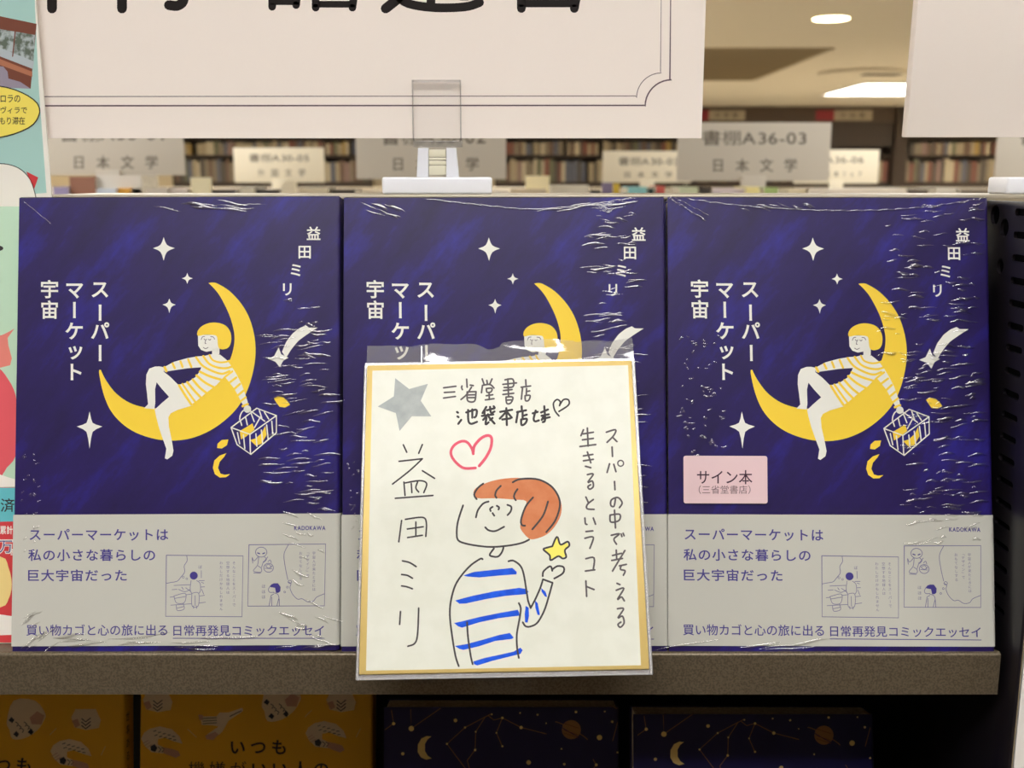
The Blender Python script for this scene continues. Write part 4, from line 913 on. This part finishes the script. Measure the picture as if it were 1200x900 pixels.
for i, (x0, y0, x1, st_, c, nm) in enumerate((
    (62, 219, 80, 0, (150, 140, 176), 'lilac'), (81, 207, 111, 0, (150, 104, 84), 'brick brown'), (112, 205, 165, 0, (214, 208, 198), 'off-white'), (113, 221, 136, 0, (196, 204, 216), 'pale blue'), (137, 220.5, 153, 0, (216, 160, 62), 'orange'), (155, 221, 168, 0, (222, 214, 196), 'cream'), (170, 220, 196, 0, (196, 186, 172), 'greige'), (198, 221, 220, 0, (204, 192, 182), 'pinkish grey'),
    (223, 208, 246, 1, (226, 216, 180), 'straw'), (248, 222, 276, 0, (78, 70, 62), 'dark brown'), (281, 220, 298, 0, (206, 198, 176), 'sand'), (300, 222, 328, 0, (70, 66, 60), 'charcoal'), (330, 213, 346, 1, (226, 214, 186), 'ivory'), (350, 220, 384, 0, (212, 200, 172), 'beige'), (388, 222, 416, 0, (64, 58, 50), 'black'),
    (598, 221, 640, 0, (206, 190, 160), 'tan'), (616, 206, 644, 1, (250, 236, 190), 'bright cream'), (646, 217, 690, 0, (214, 206, 186), 'stone'), (692, 223, 704, 0, (60, 56, 50), 'black-brown'), (706, 214, 718, 1, (124, 112, 140), 'violet'), (719, 215, 726, 1, (212, 180, 60), 'mustard'), (736, 219, 758, 0, (140, 196, 196), 'turquoise'), (760, 221, 766, 0, (40, 62, 60), 'bottle green'), (769, 218, 779, 0, (196, 90, 80), 'brick red'),
    (796, 219, 818, 0, (200, 206, 172), 'pale green'), (820, 220, 833, 0, (64, 58, 52), 'soot'), (835, 221, 872, 0, (220, 206, 206), 'pale pink'), (874, 219, 890, 0, (240, 226, 156), 'lemon'), (896, 220, 912, 0, (166, 190, 120), 'leaf green'), (924, 222, 944, 0, (226, 214, 180), 'buff'), (948, 221, 1062, 0, (224, 214, 196), 'long ivory'), (1064, 222, 1088, 0, (96, 86, 74), 'umber'), (1098, 220, 1124, 0, (206, 198, 182), 'grey-white'), (1126, 222, 1174, 0, (116, 104, 88), 'brown-grey'))):
    Y = 2.27+0.013*(i % 3); flat_book(x0, y0, x1, Y, ZA, c, f'{nm} book {"standing" if st_ else "lying"} on the island below the aisle signs', st_)

# unseen dark bookcase added across the aisle to block light bounced off the floor
o = tag(empty('bookcase', (0, -1.75, 0)), 'dark unseen bookcase added across the aisle to block bounced light', 'bookcase')
m = MB(); m.box(-3.0, 3.0, -0.4, -0.38, 0, CAM_H+0.1, mat('dark_bookcase', (52, 40, 30), 0.7)); m.build('back_panel', o)
for x in (-3.0, -1.0, 1.0, 2.97):
    m = MB(); m.box(x, x+0.03, -0.379, 0, 0, CAM_H+0.1, MATS['dark_bookcase']); m.build('side', o)
for z in (0.1, 0.45, 0.8, 1.15, CAM_H+0.08):
    for x in (-3.0, -1.0, 1.0):
        m = MB(); m.box(x+0.031, x+1.969, -0.379, -0.005, z, z+0.02, MATS['dark_bookcase']); m.build('shelf', o)

# far bookcases with their books
CASE = mat('dark_bookcase', (52, 40, 30), 0.7); HEAD = mat('header_brown', (66, 52, 40), 0.6); HRED = mat('header_red', (128, 30, 40), 0.6); HWH = mat('header_label', (150, 140, 122), 0.6)
WY = 16.0
def WX(px): return atY(px, 200, WY).x
def WZ(py): return atY(700, py, WY).z
ztop, zh0, r2, r2t, r1, r1t = CEIL-0.005, WZ(143.5), WZ(181.5), WZ(165), WZ(213), WZ(185)
PALS = [((140, 128, 104), 'buff'), ((112, 101, 84), 'taupe'), ((164, 154, 132), 'ivory'), ((104, 60, 48), 'brick red'), ((66, 60, 53), 'charcoal'), ((140, 116, 58), 'mustard'), ((76, 80, 94), 'slate blue'), ((92, 70, 55), 'brown'), ((120, 96, 90), 'dusty pink'), ((86, 88, 64), 'olive')]
rd = random.Random(11)
where = {'A': 'behind small cream sign', 'B': 'behind the clip', 'C': 'beside dark post', 'D': 'under blank board'}
BASEB = {}
def spine(x, z, w, h, ci, row, case):
    c, nm = PALS[ci]; d = 0.15
    o = bpy.data.objects.new('spine_book', BASEB[ci].data); COL.objects.link(o); o.location = (x, WY-0.02, z); o.scale = (w, 1, h)
    lab = f'{nm} book spine on the {row} row of the far bookcase {where[case]}'; assert len(lab.split()) <= 16, lab
    tag(o, lab, 'book', lab.replace(' book spine', ' book spines'))
for ci, (c, nm) in enumerate(PALS):
    m = MB(); m.box(0, 1, 0.003, 0.15, 0.006, 0.985, PAGES); m.box(0, 0.12, 0, 0.15, 0, 1, colmat(c)); m.box(0.88, 1, 0, 0.15, 0, 1, colmat(c)); m.box(0.12, 0.88, 0, 0.004, 0, 1, colmat(c))
    b_ = m.build('spine_proto'); BASEB[ci] = b_
def bookcase(px0, px1, case, label, fill, wmean, blank=None):
    x0, x1 = WX(px0), WX(px1); o = tag(empty('bookcase', ((x0+x1)/2, WY, 0)), label, 'bookcase'); ox = (x0+x1)/2
    a, b_ = x0-ox, x1-ox
    m = MB(); m.box(a, b_, 0.3, 0.32, 0, ztop, CASE); m.build('back_panel', o)
    for s_ in (a-0.03, b_): 
        m = MB(); m.box(s_, s_+0.03, -0.03, 0.32, 0, ztop, CASE); m.build('side', o)
    for z in (r1, r2, WZ(162)+.02):
        m = MB(); m.box(a, b_, -0.03, 0.3, z-0.035, z, CASE); m.build('shelf', o)
    m = MB(); m.box(a, b_, 0.0, 0.3, 0, r1-0.036, CASE); m.build('plinth', o)
    m = MB(); m.box(a-.03, b_+.03, -0.06, -0.031, zh0, ztop, HEAD); m.build('header', o)
    if blank: m = MB(); m.box(a, b_, -0.05, -0.032, WZ(172), zh0-.002, mat('brown_panel', (48, 37, 28), .6)); m.build('panel', o)
    for row, z, zt_ in (('upper', r2, r2t), ('lower', r1, r1t)):
        if blank and row == 'upper': continue
        x = x0+0.01
        while x < x1-0.08:
            w = rd.uniform(.7, 1.35)*wmean
            if rd.random() < fill: 
                ci = rd.choices(range(10), (5, 4, 4, 2, 3, 1, 2, 3, 1, 1))[0]
                if x+w < x1-0.01: spine(x, z+0.001, w, (zt_-z)*rd.uniform(.78, .97), ci, row, case)
            x += w+0.002
bookcase(205, 432, 'A', 'dark bookcase full of books far behind the small cream sign', .96, .062)
bookcase(582, 800, 'B', 'dark bookcase full of books far behind the white clip', .97, .055)
bookcase(810, 1042, 'C', 'dark bookcase with red and cream header labels far behind the A36-03 sign', .97, .07, True)
bookcase(1060, 1180, 'D', 'dark bookcase full of pale books under the blank board', .97, .055)
for b_ in BASEB.values(): bpy.data.objects.remove(b_)
m = MB(); m.box(WX(1043.5), WX(1058.5), WY-.12, WY+.3, 0, CEIL, CASE); tag(m.build('trim_1'), 'dark post between the far bookcases', 'post', kind='structure')
for x0, x1, x2, lab in ((815, 831, 873, 'beside the wide white sign'), (956, 978, 1022, 'beside the blank board')):
    p0, p1 = atY(x0, 141, WY-.075), atY(x1, 129, WY-.075); p2 = atY(x2, 141, WY-.075)
    o = tag(empty('header_label', (p0.x, WY-.075, p0.z)), 'red and cream label on the far dark header '+lab, 'label', 'header labels')
    h = p1.z-p0.z; m = MB(); m.box(0, p1.x-p0.x, 0, 0.012, 0, h, HRED); m.build('red_panel', o)
    m = MB(); m.box(p1.x-p0.x+.002, p2.x-p0.x, 0, 0.012, 0, h, HWH); w_ = m.build('cream_panel', o)
    pt = Print(o); pt.line('文芸書', x1+6, 131.5, x2-8, 138.5, SIGNT, 0, .01, .3); pt.build('label_lettering', w_)
